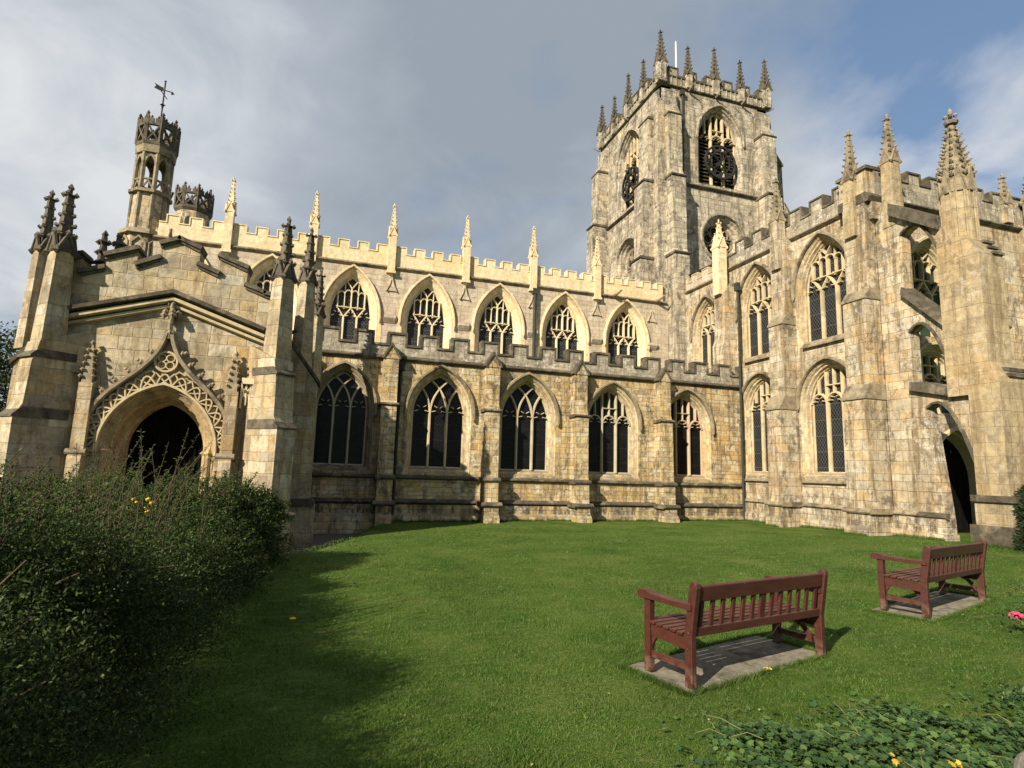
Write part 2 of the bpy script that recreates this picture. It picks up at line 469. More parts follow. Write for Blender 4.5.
class MB:
    def __init__(s):
        s.v, s.f = [], []

    def add(s, vs, fs):
        k = len(s.v)
        s.v += [tuple(q) for q in vs]
        s.f += [tuple(i + k for i in q) for q in fs]

    def box(s, fr, u0, u1, z0, z1, d0, d1, top_in=0.0):
        t = top_in
        vs = [fr.p(u0, z0, d0), fr.p(u1, z0, d0), fr.p(u1, z0, d1), fr.p(u0, z0, d1),
              fr.p(u0 + t, z1, d0 + t), fr.p(u1 - t, z1, d0 + t), fr.p(u1 - t, z1, d1 - t), fr.p(u0 + t, z1, d1 - t)]
        s.add(vs, [(0, 1, 2, 3), (4, 7, 6, 5), (0, 4, 5, 1), (1, 5, 6, 2), (2, 6, 7, 3), (3, 7, 4, 0)])
        return s

    def extr(s, fr, outer, holes=(), d0=-.3, d1=0.0, back=True, hole_sides=False):
        loops = [outer] + list(holes)
        tri = tessellate_polygon([[Vector((a, b, 0)) for a, b in lp] for lp in loops])
        flat = [q for lp in loops for q in lp]
        n = len(flat)
        s.add([fr.p(a, b, d1) for a, b in flat], tri)
        if back:
            s.add([fr.p(a, b, d0) for a, b in flat], [t[::-1] for t in tri])
        for li, lp in enumerate(loops):
            if li and not hole_sides:
                continue
            k = len(lp)
            vs = [fr.p(a, b, d1) for a, b in lp] + [fr.p(a, b, d0) for a, b in lp]
            s.add(vs, [(i, (i + 1) % k, k + (i + 1) % k, k + i) for i in range(k)])
        return s

    def profile(s, fr, prof, u0, u1, u0t=None):
        """closed (d,z) outline swept from u0 to u1"""
        k = len(prof)
        vs = [fr.p(u0, z, d) for d, z in prof] + [fr.p(u1, z, d) for d, z in prof]
        s.add(vs, [(i, (i + 1) % k, k + (i + 1) % k, k + i) for i in range(k)])
        tri = tessellate_polygon([[Vector((d, z, 0)) for d, z in prof]])
        s.add(vs[:k], tri)
        s.add(vs[k:], [t[::-1] for t in tri])
        return s

    def loft(s, fr, rings, ds, closed=True):
        k = len(rings[0])
        vs = [fr.p(a, b, dd) for rg, dd in zip(rings, ds) for a, b in rg]
        fs = []
        for r_ in range(len(rings) - 1):
            for i in range(k if closed else k - 1):
                j = (i + 1) % k
                fs.append((r_*k + i, r_*k + j, (r_ + 1)*k + j, (r_ + 1)*k + i))
        s.add(vs, fs)
        return s

    def bar(s, fr, pts, w, d0, d1, cham=.35, closed=False):
        """moulded bar along a polyline lying in the wall's plane"""
        k = len(pts)
        if k < 2:
            return s
        P = [Vector((a, b, 0)) for a, b in pts]
        secs = []
        for i in range(k):
            a = P[i - 1] if (i > 0 or closed) else None
            b = P[(i + 1) % k] if (i < k - 1 or closed) else None
            t1 = (P[i] - a).normalized() if a is not None else None
            t2 = (b - P[i]).normalized() if b is not None else None
            if t1 is None: t1 = t2
            if t2 is None: t2 = t1
            t = t1 + t2
            t = t.normalized() if t.length > 1e-6 else t1
            nrm = Vector((-t.y, t.x, 0))
            c = max(.45, nrm.dot(Vector((-t1.y, t1.x, 0))))
            h = w/2/c
            hf = h*(1 - cham)
            dm = d1 - (d1 - d0)*cham
            q = P[i]
            secs.append([fr.p(q.x + nrm.x*h, q.y + nrm.y*h, d0), fr.p(q.x + nrm.x*h, q.y + nrm.y*h, dm),
                         fr.p(q.x + nrm.x*hf, q.y + nrm.y*hf, d1), fr.p(q.x - nrm.x*hf, q.y - nrm.y*hf, d1),
                         fr.p(q.x - nrm.x*h, q.y - nrm.y*h, dm), fr.p(q.x - nrm.x*h, q.y - nrm.y*h, d0)])
        vs = [v for sec in secs for v in sec]
        fs = []
        for i in range(k if closed else k - 1):
            j = (i + 1) % k
            for e in range(6):
                f2 = (e + 1) % 6
                fs.append((i*6 + e, i*6 + f2, j*6 + f2, j*6 + e))
        if not closed:
            fs.append((0, 1, 2, 3, 4, 5))
            fs.append(tuple((k - 1)*6 + e for e in (5, 4, 3, 2, 1, 0)))
        s.add(vs, fs)
        return s

    def ngon_prism(s, x, y, n, r0, r1, z0, z1, a0=0.0, cap=True):
        vs = []
        for r_, z_ in ((r0, z0), (r1, z1)):
            for i in range(n):
                a = a0 + 2*math.pi*i/n
                vs.append((x + r_*math.cos(a), y + r_*math.sin(a), z_))
        fs = [(i, (i + 1) % n, n + (i + 1) % n, n + i) for i in range(n)]
        if cap:
            fs += [tuple(range(n))[::-1], tuple(range(n, 2*n))]
        s.add(vs, fs)
        return s

    def octa(s, x, y, z, rx, ry, rz, dx=0, dy=0, dz=0):
        vs = [(x - rx, y, z), (x + rx, y, z), (x, y - ry, z), (x, y + ry, z), (x, y, z - rz), (x + dx, y + dy, z + rz + dz)]
        s.add(vs, [(0, 2, 5), (2, 1, 5), (1, 3, 5), (3, 0, 5), (2, 0, 4), (1, 2, 4), (3, 1, 4), (0, 3, 4)])
        return s

    def tube(s, pts, r, n=6, r1=None):
        P = [Vector(q) for q in pts]
        k = len(P)
        vs = []
        for i, q in enumerate(P):
            t = (P[min(i + 1, k - 1)] - P[max(i - 1, 0)]).normalized()
            a = t.cross(Vector((0, 0, 1)) if abs(t.z) < .9 else Vector((1, 0, 0))).normalized()
            b = t.cross(a)
            rr = r if r1 is None else r + (r1 - r)*i/(k - 1)
            for e in range(n):
                an = 2*math.pi*e/n
                vs.append(tuple(q + a*rr*math.cos(an) + b*rr*math.sin(an)))
        fs = [(i*n + e, i*n + (e + 1) % n, (i + 1)*n + (e + 1) % n, (i + 1)*n + e) for i in range(k - 1) for e in range(n)]
        fs += [tuple(range(n))[::-1], tuple((k - 1)*n + e for e in range(n))]
        s.add(vs, fs)
        return s

    def build(s, name, mat, parent=None, bevel=0.0, smooth=False, normals=True):
        if name in SPLIT:
            parts = s.islands()
            if 1 < len(parts) <= 40:
                return [q.build_one(name, mat, parent, bevel, smooth, normals) for q in parts][0]
        return s.build_one(name, mat, parent, bevel, smooth, normals)

    def islands(s):
        up_ = list(range(len(s.v)))

        def find(i):
            while up_[i] != i:
                up_[i] = up_[up_[i]]
                i = up_[i]
            return i
        seen = {}
        for i, q in enumerate(s.v):
            k = tuple(round(c, 4) for c in q)
            if k in seen:
                up_[find(i)] = find(seen[k])
            seen[k] = i
        for f_ in s.f:
            for i in f_[1:]:
                up_[find(i)] = find(f_[0])
        out = {}
        for f_ in s.f:
            out.setdefault(find(f_[0]), []).append(f_)
        res = []
        # pieces that touch stay together
        grp = list(out.values())
        bb = []
        for fs in grp:
            P_ = np.array([s.v[i] for f_ in fs for i in f_])
            bb.append((P_.min(0) - .012, P_.max(0) + .012))
        par = list(range(len(grp)))

        def fnd(i):
            while par[i] != i:
                i = par[i]
            return i
        for i in range(len(grp)):
            for j in range(i):
                if (bb[i][0] < bb[j][1]).all() and (bb[j][0] < bb[i][1]).all():
                    par[fnd(i)] = fnd(j)
        mrg = {}
        for i, fs in enumerate(grp):
            mrg.setdefault(fnd(i), []).extend(fs)
        for fs in mrg.values():
            q = MB()
            ids = {}
            for f_ in fs:
                for i in f_:
                    if i not in ids:
                        ids[i] = len(q.v)
                        q.v.append(s.v[i])
                q.f.append(tuple(ids[i] for i in f_))
            res.append(q)
        return res

    def build_one(s, name, mat, parent=None, bevel=0.0, smooth=False, normals=True):
        me = bpy.data.meshes.new(name)
        me.from_pydata(s.v, [], s.f)
        if normals:
            bm = bmesh.new()
            bm.from_mesh(me)
            bmesh.ops.remove_doubles(bm, verts=bm.verts, dist=1e-5)
            bmesh.ops.recalc_face_normals(bm, faces=bm.faces)
            bm.to_mesh(me)
            bm.free()
        me.materials.append(mat)
        if smooth:
            me.polygons.foreach_set('use_smooth', [True]*len(me.polygons))
        o = bpy.data.objects.new(name, me)
        COL.objects.link(o)
        if parent:
            o.parent = parent
        if bevel:
            b = o.modifiers.new('bevel', 'BEVEL')
            b.width = bevel
            b.segments = 2
            b.limit_method = 'ANGLE'
        return o


def tri_mesh(name, verts, faces, mat, parent=None):
    """big numpy meshes (leaves, grass)"""
    me = bpy.data.meshes.new(name)
    nf, k = faces.shape
    me.vertices.add(len(verts))
    me.vertices.foreach_set('co', verts.astype(np.float32).ravel())
    me.loops.add(nf*k)
    me.loops.foreach_set('vertex_index', faces.astype(np.int32).ravel())
    me.polygons.add(nf)
    me.polygons.foreach_set('loop_start', np.arange(0, nf*k, k, dtype=np.int32))
    me.update(calc_edges=True)
    me.materials.append(mat)
    o = bpy.data.objects.new(name, me)
    COL.objects.link(o)
    if parent:
        o.parent = parent
    return o


def empty(name, loc=(0, 0, 0), rz=0.0):
    o = bpy.data.objects.new(name, None)
    o.empty_display_size = .3
    o.location = loc
    o.rotation_euler = (0, 0, rz)
    COL.objects.link(o)
    return o


def tag(o, label=None, cat=None, group=None, kind=None):
    for k, v in (('label', label), ('category', cat), ('group', group), ('kind', kind)):
        if v:
            o[k] = v
    return o


def reparent_local(o, parent):
    """parent built with world coordinates to an empty that is not at the origin"""
    o.parent = parent
    o.matrix_parent_inverse = Matrix.Translation(-Vector(parent.location))
    return o


# ------------------------------------------------------------------ ground
def smooth(a, b, x):
    t = min(1.0, max(0.0, (x - a)/(b - a)))
    return t*t*(3 - 2*t)


def bank_side(x, y):
    """>0 on the lawn, <0 on the sunken path by the porch"""
    # edge runs (-1.3,12.2) .. (0.3,13.9) .. (1.7,19)
    pts = [(-8, 11.9), (-1.6, 12.0), (-.2, 13.3), (.55, 15.2), (1.55, 18.6), (1.9, 20.5), (1.9, 30)]
    best = 1e9
    sgn = 1
    for (ax, ay), (bx, by) in zip(pts[:-1], pts[1:]):
        vx, vy = bx - ax, by - ay
        t = min(1, max(0, ((x - ax)*vx + (y - ay)*vy)/(vx*vx + vy*vy)))
        dx, dy = x - ax - t*vx, y - ay - t*vy
        dd = math.hypot(dx, dy)
        if dd < best:
            best = dd
            sgn = 1 if (vx*dy - vy*dx) < 0 else -1
    return sgn*best


def gz(x, y):
    z = .017*max(0, min(x, 30))*(1 - .62*smooth(10, 20, y))
    if -14 < x < 4 and 9 < y < 30:
        b = bank_side(x, y)
        z -= .40*smooth(.25, -.75, b)
    z += .02*math.sin(x*.9 + 1.3)*math.sin(y*.7)*smooth(1, 3, y)*smooth(22, 17, y)
    return z


xs = np.concatenate([[-900, -300, -120, -60, -35, -22, -16], np.arange(-13, 4, .3), np.arange(4, 27, .6), [30, 36, 50, 80, 160, 400, 900]])
ys = np.concatenate([[-900, -300, -120, -50, -20, -10, -6, -4], np.arange(-3, 21, .35), [22, 25, 30, 40, 60, 100, 200, 400, 900]])
vv = [(x, y, gz(x, y)) for y in ys for x in xs]
nx = len(xs)
ff = [(j*nx + i, j*nx + i + 1, (j + 1)*nx + i + 1, (j + 1)*nx + i) for j in range(len(ys) - 1) for i in range(nx - 1)]
b = MB()
b.add(vv, ff)
o = b.build('lawn', M['lawn'], smooth=True)
tag(o, kind='structure', label='green mown lawn sloping gently in front of the church', cat='lawn')
b = MB()
px_, py_ = np.arange(-9, 2.3, .25), np.arange(12.2, 20.2, .25)
idx = {}
for y in py_:
    for x in px_:
        if bank_side(x, y) < -.30:
            idx[(round(x, 2), round(y, 2))] = len(b.v)
            b.v.append((x, y, gz(x, y) + .03))
for (x, y), i in list(idx.items()):
    q = [idx.get((round(x + a, 2), round(y + c, 2))) for a, c in ((0, 0), (.25, 0), (.25, .25), (0, .25))]
    if None not in q:
        b.f.append(tuple(q))
o = b.build('path', M['gravel'], smooth=True)
tag(o, kind='structure', label='sunken dark gravel path beside the porch', cat='path')

# ------------------------------------------------------------------ the church
CH = empty('parish_church')
tag(CH, 'medieval limestone church with square pinnacled tower, long nave and gabled porch', 'church')
AX, AY, AZ = (1, 0, 0), (0, 1, 0), (0, 0, 1)
S_ = lambda y, x=0.0: F((x, y, 0), (1, 0, 0), (0, -1, 0))       # looks south
W_ = lambda x: F((x, 0, 0), (0, -1, 0), (-1, 0, 0))             # looks west (u = -y)
E_ = lambda x: F((x, 0, 0), (0, 1, 0), (1, 0, 0))               # looks east (u = y)
N_ = lambda y: F((0, y, 0), (-1, 0, 0), (0, 1, 0))


class Arch:
    """two-centred arch: concentric outlines by inset"""
    def __init__(s, c, hw, zb, zs, za, kb=.8, n=11):
        s.c, s.hw, s.zb, s.zs, s.kb, s.n = c, hw, zb, zs, kb, n
        h = za - zs
        s.Rr = (hw*hw + h*h)/(2*hw)

    def arc(s, i=0.0):
        """half arc from springing to apex, right side, as (du, z)"""
        hw, r_ = s.hw - i, s.Rr - i
        k = r_ - hw
        a1 = math.acos(max(-1, min(1, k/r_)))
        return [(-k + r_*math.cos(a1*j/s.n), s.zs + r_*math.sin(a1*j/s.n)) for j in range(s.n + 1)]

    def head(s, i=0.0):
        a = s.arc(i)
        return [(s.c - u, z) for u, z in a] + [(s.c + u, z) for u, z in a[::-1][1:]]

    def outline(s, i=0.0):
        hw = s.hw - i
        zb = s.zb + i*s.kb
        return [(s.c - hw, zb)] + s.head(i) + [(s.c + hw, zb)]

    def inside(s, u, z, i=0.0):
        hw, r_ = s.hw - i, s.Rr - i
        du = abs(u - s.c)
        if z < s.zb or du > hw:
            return False
        if z <= s.zs:
            return True
        return (du + r_ - hw)**2 + (z - s.zs)**2 <= r_*r_

    def clip(s, pts, i=0.0):
        out = []
        for (a, b_), (c, d_) in zip(pts[:-1], pts[1:]):
            n = max(2, int(math.hypot(c - a, d_ - b_)/.04))
            for j in range(n):
                t = j/n
                q = (a + (c - a)*t, b_ + (d_ - b_)*t)
                if not s.inside(*q, i):
                    return thin(out)
                out.append(q)
        if s.inside(*pts[-1], i):
            out.append(pts[-1])
        return thin(out)


def thin(p):
    if len(p) < 5:
        return p
    return p[::3] + ([p[-1]] if (len(p) - 1) % 3 else [])


def phead(uc, hw, z0, h, n=5):
    r_ = (hw*hw + h*h)/(2*hw)
    a1 = math.acos(max(-1, min(1, (r_ - hw)/r_)))
    a = [(hw - r_ + r_*math.cos(a1*j/n), z0 + r_*math.sin(a1*j/n)) for j in range(n + 1)]
    return [(uc - u, z) for u, z in a] + [(uc + u, z) for u, z in a[::-1][1:]]


def cusps(uc, hw, z0, h):
    """little points that foil a light's head"""
    out = []
    for sg in (-1, 1):
        out.append(([(uc + sg*hw*.98, z0 + h*.22), (uc + sg*hw*.45, z0 + h*.30)], .035))
        out.append(([(uc + sg*hw*.62, z0 + h*.72), (uc + sg*hw*.22, z0 + h*.58)], .03))
    return out


def tracery_lines(kind, A, i, mw):
    """list of (polyline, width)"""
    g_ = A.hw - i
    zb = A.zb + i*A.kb
    c = A.c
    R_ = A.Rr - i
    L = []
    t3 = g_/3
    if kind == 'intersecting':
        for mu in (-t3, t3):
            L.append(([(c + mu, zb), (c + mu, A.zs)], mw))
            for sg in (-1, 1):
                arc = [(c + mu + sg*(R_ - R_*math.cos(a)), A.zs + R_*math.sin(a)) for a in [k*.07 for k in range(0, 24)]]
                arc = A.clip(arc, i)
                L.append((arc, mw*.85))
        for k in (-2, 0, 2):
            L += [(A.clip(p, i), w) for p, w in cusps(c + k*t3/1.0, t3*.85, A.zs - .02, .42)]
    elif kind == 'panel':
        zh = A.zs - .02
        for mu in (-t3, t3):
            L.append((A.clip([(c + mu, zb), (c + mu, A.zs + 3)], i), mw))
        for k in (-2, 0, 2):
            L.append((A.clip(phead(c + k*t3, t3, zh, .36), i), mw*.7))
            L += [(A.clip(p, i), w) for p, w in cusps(c + k*t3, t3*.9, zh, .34)]
            L.append((A.clip([(c + k*t3, zh + .36), (c + k*t3, zh + 3)], i), mw*.6))
        L.append((A.clip([(c - t3, zh + .62), (c + t3, zh + .62)], i), mw*.6))
    elif kind == 'supermullion':
        # three lights, then four narrow ones standing on their heads
        h = A.Rr
        tot = A.arc(i)[-1][1] - A.zs
        zh = A.zs - .12
        hh = .22 + .28*g_
        for mu in (-t3, t3):
            L.append((A.clip([(c + mu, zb), (c + mu, zh + .1)], i), mw))
            # the mullion forks
            L.append((A.clip([(c + mu, zh + .05), (c + mu - t3*.55, zh + hh*.62), (c + mu - t3, zh + hh)], i), mw*.75))
            L.append((A.clip([(c + mu, zh + .05), (c + mu + t3*.55, zh + hh*.62), (c + mu + t3, zh + hh)], i), mw*.75))
            L.append((A.clip([(c + mu, zh + hh*1.05), (c + mu, zh + hh + tot*.62)], i), mw*.5))
            L.append((A.clip([(c + mu - t3*.35, zh + hh*1.15), (c + mu, zh + hh*.85), (c + mu + t3*.35, zh + hh*1.15)], i), mw*.45))
        for k in (-2, 0, 2):
            L += [(A.clip(p, i), w) for p, w in cusps(c + k*t3, t3*.8, zh, hh*.95)]
            L.append((A.clip([(c + k*t3, zh + hh*.9), (c + k*t3, zh + hh + tot*.50)], i), mw*.75))
        zt = zh + hh*1.05
        L.append((A.clip([(c, zt), (c + t3*2.2, zt)], i), mw*.5))
        L.append((A.clip([(c, zt), (c - t3*2.2, zt)], i), mw*.5))
        zu = zh + hh + tot*.36
        for k in (-1.5, -.5, .5, 1.5):
            L.append((A.clip(phead(c + k*t3, t3/2, zu - (.06 if abs(k) > 1 else 0), .16), i), mw*.5))
        for sg in (-1, 1):
            L.append((A.clip([(c, zh + hh + tot*.50), (c + sg*t3*.5, zh + hh + tot*.62), (c + sg*t3*1.0, zh + hh + tot*.72)], i), mw*.6))
            L.append((A.clip([(c, zh + hh + tot*.86), (c + sg*t3*.28, zh + hh + tot*.70), (c, zh + hh + tot*.52)], i), mw*.45))
    return [(p, w) for p, w in L if len(p) > 1]


def gothic_window(name, fr, A, prof, kind, mats, mw=.085, parent=CH, hood=True, louvre=False, glass='glass', stops=True, hood_mat=None):
    """moulded surround (part) > tracery, glass (sub-parts)"""
    b = MB()
    rings = [A.outline(i) for i, _ in prof]
    dsl = [d_ for _, d_ in prof]
    if louvre:
        rings.append(rings[-1])
        dsl.append(dsl[-1] - .24)
    b.loft(fr, rings, dsl)
    if hood:
        hd = A.head(-.07)
        hp = [(hd[0][0], hd[0][1] - .12)] + hd + [(hd[-1][0], hd[-1][1] - .12)]
        hb = b if not hood_mat else MB()
        hb.bar(fr, hp, .11, -.02, .13, .4)
        if stops:
            for q in (hp[0], hp[-1]):
                x, y, z = fr.p(q[0], q[1] - .04, .08)
                hb.octa(x, y, z, .08, .08, .10)
    # sill slab
    o = b.build(name, M[mats[0]], parent)
    if hood and hood_mat:
        hb.build('hood_mould', M[hood_mat], o)
    ig, dg = prof[-1]
    tr = MB()
    for n_, (pts, w) in enumerate(tracery_lines(kind, A, ig, mw)):
        e = .0016*n_
        tr.bar(fr, pts, w, dg - .02 - e*.3, dg + .09 + (w/mw)*.03 + e, .4)
    hd = A.outline(ig - .005)
    tr.bar(fr, hd, .07, dg - .025, dg + .05, .4, closed=True)
    tr.build('tracery', M[mats[1]], o)
    gl = MB()
    gl.extr(fr, A.outline(ig - .03), (), dg - .3, dg + (.0 if not louvre else -.22), back=False)
    gl.build('glass' if not louvre else 'louvre_backing', M[glass if not louvre else 'iron'], o)
    if louvre:
        lv = MB()
        z = A.zb + ig*A.kb
        while z < A.zs + .9:
            w = A.hw - ig - .02
            if z > A.zs:
                while w > .1 and not A.inside(A.c + w, z + .1, ig):
                    w -= .04
            lv.profile(fr, [(dg - .20, z + .15), (dg - .06, z), (dg - .06, z + .035), (dg - .20, z + .185)], A.c - w, A.c + w)
            z += .21
        lv.build('louvre', M['louvre'], o)
    return o


def buttress(fr, u0, u1, prof, mat, parent=CH, name='buttress', taper=None):
    b = MB()
    b.profile(fr, prof, u0, u1)
    return b.build(name, mat, parent)


def ledge(b, fr, u0, u1, z, D, t=.10, h=.12):
    """weathered offset moulding wrapped round a block standing D proud"""
    b.profile(fr, [(0.0, z - h*.7), (D + t*.5, z - h*.7), (D + t, z - h*.3), (D + t, z), (D + .003, z + h*.6), (0.0, z + h*.6)], u0 - t, u1 + t)


STR = [(0.0, -.09), (.05, -.07), (.12, -.015), (.12, .02), (.02, .09), (0.0, .09)]
SILLS = [(0.0, -.06), (.04, -.055), (.10, -.02), (.10, .01), (.02, .07), (0.0, .07)]


def string(b, fr, u0, u1, z, prof=STR, sc=1.0):
    b.profile(fr, [(d_*sc if d_ else -.01, z + h_*sc) for d_, h_ in prof], u0, u1)


def crenels(u0, u1, zs, zc, zm, pitch, mw, first=0.0):
    """top outline of an embattled parapet, left to right"""
    pts = [(u0, zc)]
    u = u0 + first
    while u < u1 - .05:
        a, c = max(u, u0), min(u + mw, u1)
        if c - a > .05:
            if a <= u0 + 1e-4:
                pts = [(u0, zm)]
            else:
                pts += [(a, zc), (a, zm)]
            pts.append((c, zm))
            if c < u1 - 1e-4:
                pts.append((c, zc))
        u += pitch
    if abs(pts[-1][0] - u1) > 1e-4:
        pts.append((u1, zc))
    return pts


def parapet(fr, u0, u1, zs, zc, zm, pitch, mw, mat, cop, parent=CH, first=0.0, th=.28, full_cope=True, cw=.1, proud=.05):
    top = crenels(u0, u1, zs, zc, zm, pitch, mw, first)
    b = MB()
    b.extr(fr, [(u0, zs)] + top + [(u1, zs)], (), -th, .015)
    o = b.build('parapet', mat, parent)
    c = MB()
    if full_cope:
        c.bar(fr, top, cw, -th - proud, .015 + proud, .12)
    else:
        for (a, za), (e, ze) in zip(top[:-1], top[1:]):
            if za == ze:
                t_ = .05 if za == zm else -.012
                c.profile(fr, [(-th - proud, za - .015), (.015 + proud, za - .015), (.015 + proud, za + .05), (-.10, za + .10), (-th - proud, za + .05)], a - t_, e + t_)
    c.build('coping', cop, o)
    return o


PIN_CACHE = {}


def pinnacle(x, y, z0, w, sh, sp, mat, spmat, rot=0.0, parent=CH, crk=5, big=1.0, corbel=False, gab=True, panel=False, bat=0.0):
    """square shaft with gablets (part) > crocketed spire (sub-part); repeats share meshes"""
    key = (bat, round(w, 3), round(sh, 3), round(sp, 3), mat.name, spmat.name, crk, corbel, panel, gab, big)
    if key not in PIN_CACHE:
        b = MB()
        fr = frame_rot(0, 0, 0)
        h = w/2
        b.box(fr, -h - bat, h + bat, 0, sh, -h - bat, h + bat, bat)
        if corbel:
            b.box(fr, -h*1.25, h*1.25, -.10, .0, -h*1.25, h*1.2)
            b.octa(0, 0, -.13, h*.9, h*.9, .16)
        if panel:
            for fr2 in (F((0, -h, 0), AX, (0, -1, 0)), F((-h, 0, 0), (0, -1, 0), (-1, 0, 0)), F((h, 0, 0), AY, AX)):
                b.bar(fr2, [(-h*.62, .1), (-h*.62, sh - .18), (0, sh - .02), (h*.62, sh - .18), (h*.62, .1)], w*.14, -.01, .035, .3)
        s_ = MB()
        zt = sh + sp
        s_.box(fr, -h*1.12, h*1.12, sh - .05, sh + .015, -h*1.12, h*1.12)
        for k in range(4):
            a = k*math.pi/2
            fr2 = F((math.sin(a)*h, -math.cos(a)*h, 0), (math.cos(a), math.sin(a), 0), (math.sin(a), -math.cos(a), 0))
            s_.extr(fr2, [(-h*.92, sh - .02), (h*.92, sh - .02), (0, sh + w*.95)], (), -h*.5, .02*big)
            s_.bar(fr2, [(-h*1.1, sh - .08), (0, sh + w*1.1), (h*1.1, sh - .08)], .05*big, -.01, .04*big, .3)
            s_.octa(*fr2.p(0, sh + w*1.15, .02), .045*big, .045*big, .06*big)
            s_.octa(*fr2.p(-h*1.1, sh - .06, h*.12), .06*big, .06*big, .06*big, 0, 0, .04)
        s_.ngon_prism(0, 0, 4, h*1.12, .055*big, sh + .01, zt - .12*big, math.pi/4)
        for k in range(crk):
            t = (k + .6)/(crk + .15)
            z = sh + w*.55 + (sp - w*.55 - .2*big)*t
            rr = h*1.12*(1 - (z - sh)/sp) + .02
            cs = (.056*(1 - t*.3))*big
            for q in range(4):
                a = math.pi/4 + q*math.pi/2
                cx_, cy_ = rr*math.cos(a), rr*math.sin(a)
                s_.octa(cx_*1.12, cy_*1.12, z, cs*1.0, cs*1.0, cs*.75, cx_*.25, cy_*.25, cs*.3)
                s_.octa(cx_*1.35, cy_*1.35, z + cs*.55, cs*.6, cs*.6, cs*.6)
        s_.octa(0, 0, zt - .13*big, .085*big, .085*big, .05*big)
        for q in range(4):
            a = q*math.pi/2 + math.pi/4
            s_.octa(.085*big*math.cos(a), .085*big*math.sin(a), zt - .12*big, .042*big, .042*big, .05*big)
        s_.octa(0, 0, zt - .01, .05*big, .05*big, .075*big)
        s_.tube([(0, 0, zt - .3*big), (0, 0, zt)], .03*big, 5)
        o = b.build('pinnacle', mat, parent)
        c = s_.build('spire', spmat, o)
        PIN_CACHE[key] = (o, c)
    else:
        o0, c0 = PIN_CACHE[key]
        o = o0.copy()
        COL.objects.link(o)
        c = c0.copy()
        COL.objects.link(c)
        c.parent = o
        o.parent = parent
    o.location = (x, y, z0)
    o.rotation_euler = (0, 0, rot)
    return o


def gargoyle(b, x, y, z, dx, dy, s=1.0):
    t = Vector((dx, dy, 0)).normalized()
    p = Vector((x, y, z))
    b.tube([p, p + t*.35*s + Vector((0, 0, .03)), p + t*.62*s + Vector((0, 0, .10))], .11*s, 6, .06*s)
    q = p + t*.68*s + Vector((0, 0, .13))
    b.octa(q.x, q.y, q.z, .10*s, .10*s, .09*s)


# ---------------- south aisle
FA = S_(20.0)
AW = [(.40, 1.02, 5.12, 'intersecting', 'tracery_grey'), (3.66, 1.12, 5.24, 'intersecting', 'tracery_buff'), (6.86, 1.10, 5.24, 'intersecting', 'tracery_grey'),
      (10.27, 1.10, 5.18, 'panel', 'tracery_grey'), (13.52, 1.12, 5.14, 'panel', 'tracery_rose')]
PROF_A = [(0, .004), (.04, -.05), (.055, -.05), (.08, -.12), (.13, -.14), (.145, -.21), (.20, -.30), (.215, -.36)]
arches = [Arch(c, hw, 1.62, 3.66, za, .9) for c, hw, za, _, _ in AW]
b = MB()
b.extr(FA, [(-6.5, -.8), (16.25, -.8), (16.25, 5.47), (-6.5, 5.47)], [a.outline() for a in arches], -.45, 0, back=False)
aw = b.build('aisle_wall', M['aisle'], CH)
for (c, hw, za, kind, tm), a in zip(AW, arches):
    gothic_window('window', FA, a, PROF_A, kind, ('dressing' if c > 0.5 else 'weathered', tm), .085, hood_mat='weathered')
# plinth courses and strings
b = MB()
b.box(FA, -1.2, 16.1, -.8, .20, 0.0, .17)
b.profile(FA, [(0, .2), (.17, .2), (.08, .30), (.08, .56), (0, .56)], -1.2, 16.1)
b.build('plinth', M['aisle'], aw)
b = MB()
string(b, FA, -1.2, 16.15, .66, SILLS, 1.35)
string(b, FA, -1.2, 16.15, 1.46, SILLS, 1.15)
string(b, FA, -1.2, 16.15, 5.46, STR, 1.1)
AB = [1.87, 5.42, 8.80, 12.33]
for u in AB:
    ledge(b, FA, u - .27, u + .27, .64, .72, .09)
    ledge(b, FA, u - .25, u + .25, 1.46, .62, .07)
    ledge(b, FA, u - .25, u + .25, 3.84, .50, .07, .08)
b.build('string_course', M['dark'], aw)
for u in AB:
    bt = buttress(FA, u - .25, u + .25, [(-.01, -.8), (.90, -.8), (.90, .18), (.80, .30), (.72, .36), (.72, .58), (.64, .74), (.62, 1.44), (.54, 1.60), (.50, 3.80),
                                      (.38, 4.06), (.38, 5.40), (-.01, 5.40)], M['aisle'], CH)
    c = MB()
    c.extr(FA, [(u - .26, 5.38), (u + .26, 5.38), (u, 5.86)], (), -.02, .40)
    c.build('gablet', M['aisle'], bt)
    c = MB()
    c.bar(FA, [(u - .30, 5.38), (u, 5.88), (u + .30, 5.38)], .08, -.03, .44, .2)
    c.build('gablet_coping', M['dark'], bt)
parapet(FA, -1.2, 16.2, 5.47, 5.92, 6.33, 1.105, .60, M['parapet'], M['dark'], CH, first=-.35, th=.3, cw=.085, proud=.05)
b = MB()
b.add([(-6.5, 20.3, 5.8), (16.2, 20.3, 5.8), (16.2, 24.5, 6.35), (-6.5, 24.5, 6.35)], [(0, 1, 2, 3)])
b.build('aisle_roof', M['lead'], CH)

b = MB()
b.tube([(2.22, 19.90, -.2), (2.22, 19.90, 5.2)], .055, 8)
b.box(S_(19.9), 2.10, 2.36, 5.05, 5.32, -.09, .12)
b.build('downpipe', M['iron'], CH)

